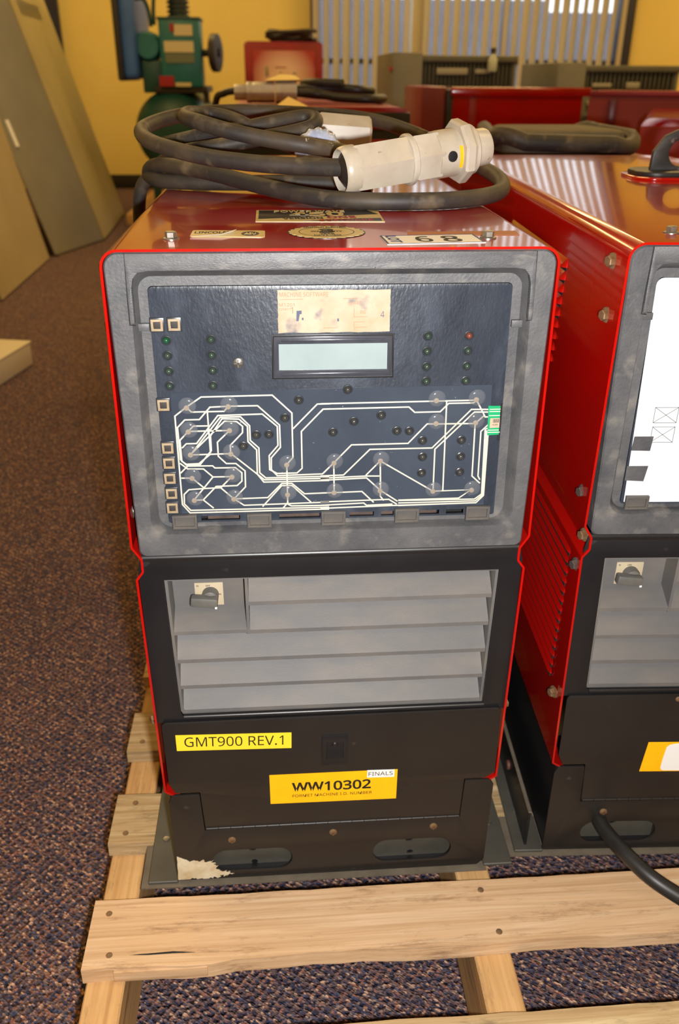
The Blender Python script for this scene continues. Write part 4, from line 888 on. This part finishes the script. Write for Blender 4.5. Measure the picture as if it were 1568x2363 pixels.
r1 = red_machine('welding_power_source', -.194, .262, 5.0, 5.7, 1.082, [('front_frame', (-.194, .262, .50, 1.07, .012, .02), REDB), ('front_panel', (-.145, .215, .55, 1.035, .020, .02), PALE), ('faded_mark', (-.075, -.055, .90, .955, .022, .02), GREYD), ('faded_mark', (-.02, .05, .945, .952, .022, .02), REDB), ('faded_mark', (.01, .02, .87, .93, .022, .02), GREYD), ('faded_mark', (.085, .105, .91, .925, .022, .02), GREYD)])
tag(r1, 'red welding machine with pale-centred front standing near the window', 'welder', 'red welding machines')
pts = []
for k in range(60): a = k * .42; rr = .085 + .03 * math.sin(k * .37); pts.append((.105 + rr * 1.5 * math.cos(a), 5.25 + rr * math.sin(a), 1.096 + .045 * min(1, k / 50) + .006 * math.sin(k)))
tag(obj('coiled_lead', tube(pts, .011, 8), IRON), 'dark cable coil on the welder with the pale-centred front', 'cable')

m3 = red_machine('welding_power_source', -.150, .275, 1.50, 2.30, .842, [('front_frame', (-.150, .275, .20, .832, .008, .012), BLACKP)], REDB)
for k in range(12): obj('grille_bar', box(-.14 , .20, -.412, -.402, .40 + k * .036, .415 + k * .036, .003), REDB if k % 3 else BLACKP, m3)
tag(m3, 'red welding machine with black barred front directly behind the front welder', 'welder', 'red welding machines')
pg = empty('spare_plug', (-.05, 1.72, .842))
for n, b, e, r_ in (('tip', 0, .03, .018), ('collar', .03, .045, .024), ('body', .045, .10, .0235), ('back_nut', .102, .155, .0255)):
    me = lathe([(0, b), (r_ * .95, b), (r_, b + .003), (r_, e - .003), (r_ * .95, e), (0, e)], 8, 'X', 25); me.transform(Matrix.Translation((-.085, 0, .0265))); obj(n, me, CREAM, pg)
tag(pg, 'cream round connector lying on the red welder behind the coil', 'connector')
pts = [(.02, 1.72, .868), (.07, 1.74, .866), (.13, 1.72, .857), (.21, 1.70, .855), (.245, 1.80, .855), (.20, 1.95, .856), (.08, 1.98, .858), (0, 1.95, .870), (.02, 1.84, .875), (.12, 1.80, .878), (.19, 1.78, .874), (.22, 1.86, .872), (.15, 1.93, .874), (.05, 1.90, .884), (.06, 1.82, .89), (.14, 1.78, .888)]
tag(obj('plug_lead', tube(catmull(pts, 6), .0105, 10), RUBBERK), 'black cable bundle beside the cream connector on the rear welder', 'cable')
pts = [(-.085, 1.72, .868), (-.12, 1.72, .872), (-.16, 1.73, .866), (-.185, 1.76, .84), (-.19, 1.78, .70), (-.195, 1.78, .35), (-.20, 1.78, .02)]
tag(obj('hanging_lead', tube(catmull(pts, 6), .0085, 10), RUBBERK), 'thin black lead hanging from the left side of the rear welder', 'cable')
NOTE = mat('yellow_note', srgb(240, 214, 140), .8)
nt_ = pyd([(-.035, 1.50, .8435), (.040, 1.50, .8435), (-.004, 1.55, .8615), (-.033, 1.503, .8445), (.038, 1.503, .8445), (-.004, 1.553, .8625)], [(0, 1, 2), (3, 4, 5), (0, 1, 4, 3), (1, 2, 5, 4), (2, 0, 3, 5)])
tag(obj('folded_card', nt_, NOTE), 'folded pale yellow card on the rear red welder', 'card')
rag = pyd([(-.06, 1.70, .895), (.03, 1.70, .897), (.035, 1.80, .893), (-.05, 1.80, .891), (-.02, 1.73, .909), (.015, 1.75, .907)], [(0, 1, 4), (1, 5, 4), (1, 2, 5), (2, 3, 5), (3, 4, 5), (3, 0, 4), (0, 1, 2, 3)])
tag(obj('paper_slip', rag, NOTE), 'crumpled cream paper lying on the cream connector of the rear welder', 'paper')

OLIVE = mat('olive_grey_steel', srgb(98, 97, 82), .5, c2=srgb(84, 83, 70), scale=4)
OLIVEL = mat('light_grey_steel', srgb(110, 108, 98), .5, c2=srgb(96, 94, 84), scale=4)
OLIVED = mat('dark_olive_grille', srgb(44, 42, 34), .6)
PLATEL = mat('worn_nameplate', srgb(150, 146, 130), .5)
def grey_machine(x0, xe, x1, y0, y1, z1, bars, extra):
    root = empty('grey_welding_machine', ((x0 + x1) / 2, (y0 + y1) / 2, 0)); cx, cy = (x0 + x1) / 2, (y0 + y1) / 2
    def part(n, b, m, bev=.003): return obj(n, box(b[0] - cx, b[1] - cx, b[2] - cy, b[3] - cy, b[4], b[5], bev), m, root)
    part('end_panel', (x0, xe, y0 - .02, y1, .03, z1 + .012), OLIVEL, .006)
    part('case', (xe, x1, y0 + .02, y1, .03, z1 - .01), OLIVED, .002)
    part('lid', (xe - .004, x1 + .006, y0 - .012, y1, z1 - .03, z1), OLIVE, .005)
    part('front_panel', (xe, x1, y0, y0 + .03, .06, z1 - .14), OLIVE, .004)
    part('corner_post', (x1 - .018, x1, y0 - .004, y0 + .03, .05, z1), OLIVE, .003)
    for k in range(bars):
        a = xe + .015 + (x1 - xe - .045) * k / (bars - 1); part('grille_bar', (a, a + .006, y0, y0 + .012, z1 - .14, z1 - .03), OLIVE, .001)
    part('skid', (x0 + .02, x0 + .08, y0, y1, 0, .03), OLIVED); part('skid', (x1 - .08, x1 - .02, y0, y1, 0, .03), OLIVED)
    for n, b, m in extra: part(n, b, m, .002)
    return root
ga = grey_machine(.572, .725, 1.212, 4.2, 4.9, 1.002, 22, [('nameplate', (.80, .96, 4.19, 4.2, .915, .945), PLATEL), ('nameplate', (1.0, 1.08, 4.19, 4.2, .92, .94), PLATEL), ('hinge', (.562, .58, 4.19, 4.25, .93, .95), REDL)])
tag(ga, 'olive grey welding machine with barred vent and small bottle on its rim', 'welder', 'grey welding machines')
gb = grey_machine(1.425, 1.575, 2.075, 4.2, 4.9, .962, 20, [('nameplate', (1.60, 1.72, 4.185, 4.2, .775, .797), PLATEL), ('nameplate', (1.80, 1.88, 4.185, 4.2, .755, .80), PLATEL), ('nameplate', (1.62, 1.72, 4.19, 4.21, .86, .88), PLATEL), ('nameplate', (1.80, 1.87, 4.19, 4.21, .855, .885), PLATEL), ('side_label', (1.53, 1.56, 4.17, 4.181, .80, .84), AMB)])
cx_, cy2 = 1.75, 4.55
so = lathe([(0, 0), (.035, 0), (.035, .012), (.028, .016), (0, .012)], 24); so.transform(Matrix.Translation((1.605 - cx_, 4.2 - cy2, .70)) @ Matrix.Rotation(R(90), 4, 'X')); obj('socket', so, IRON, gb)
tag(gb, 'olive grey welding machine with round socket and amber side label at right', 'welder', 'grey welding machines')
BOTT = mat('frosted_bottle', srgb(170, 176, 156), .35)
bt = empty('small_bottle', (1.08, 4.172, 0))
bm_ = lathe([(0, .93), (.022, .93), (.024, .94), (.024, .985), (.012, 1.003), (.010, 1.012), (0, 1.012)], 18); obj('bottle_body', bm_, BOTT, bt)
obj('bottle_cap', lathe([(0, 1.012), (.014, 1.012), (.014, 1.036), (0, 1.037)], 16), IRON, bt)
tag(bt, 'small frosted bottle with dark cap hooked on the grey welding machine', 'bottle')
obj('hook', box(-.006, .006, .018, .04, .93, 1.004), IRON, bt)

rc = red_machine('welding_power_source', .690, 1.245, 3.2, 3.7, .862, [('top_lip', (.69, 1.275, .835, .868, .02, .03), RED), ('side_strip', (.77, .80, .40, .84, .004, .008), REDB)], RED)
obj('end_section', box(-.397, -.295, -.25, .25, .02, .870, .01), mat('maroon_paint', srgb(112, 16, 26), .35), rc)
obj('gap_strip', box(-.295, -.268, -.255, .25, .02, .860, .004), BLACKP, rc)
tag(rc, 'red machine standing side-on in front of the olive grey welders', 'welder', 'red welding machines')
re_ = red_machine('welding_power_source', 1.02, 1.52, 2.46, 3.1, .862, [('handle_bar', (1.085, 1.112, .74, .845, .02, .02), mat('maroon_bar', srgb(96, 30, 44), .35)), ('top_lip', (1.02, 1.52, .852, .868, .012, .03), REDB)], mat('rust_red_paint', srgb(140, 40, 16), .65, c2=srgb(120, 34, 14), scale=4), R(-20))
tag(re_, 'rust red machine with upright maroon bar at the right edge', 'welder', 'red welding machines')
rf = red_machine('welding_power_source', .865, 1.30, 1.60, 2.4, .818, [('front_frame', (.865, 1.30, .10, .800, .008, .012), REDB)], RED, R(-23))
tag(rf, 'glossy red welder whose corner shows behind the lifting eye', 'welder', 'red welding machines')
# machine behind the neighbour with a dusty flattened cable loop on top
rd = red_machine('welding_power_source', .33, .70, .98, 1.48, .772, [('front_frame', (.33, .70, .1, .76, .008, .012), BLACKP)], REDB)
tag(rd, 'low dark-fronted red welder right behind the neighbouring welder', 'welder', 'red welding machines')
DUST = mat('dusty_rubber_mat', srgb(104, 94, 74), .8, c2=srgb(84, 76, 60), scale=20)
lp = rpoly([(.362, 1.02), (.640, 1.02), (.620, 1.30), (.40, 1.30)], .05, 8)
lp3 = [(x, y, 800e-3 + .010 * math.sin(i * .4)) for i, (x, y) in enumerate(lp)]; lp3.append(lp3[0])
dl = empty('dusty_cable_loop', (.5, 1.15, .772))
me = tube(lp3, .0155, 10); me.transform(Matrix.Translation((-.5, -1.15, -.772))); obj('cable_jacket', me, RUBBER, dl)
me = plate(rpoly([(.385, 1.035), (.625, 1.035), (.61, 1.28), (.41, 1.28)],   .04, 6), (), .046, .010, TOP, (0, 0, 0)); me.transform(Matrix.Translation((-.5, -1.15, 0))); obj('rubber_pad', me, DUST, dl)
tag(dl, 'dusty black cable looped around a grey pad behind the neighbouring welder', 'cable')
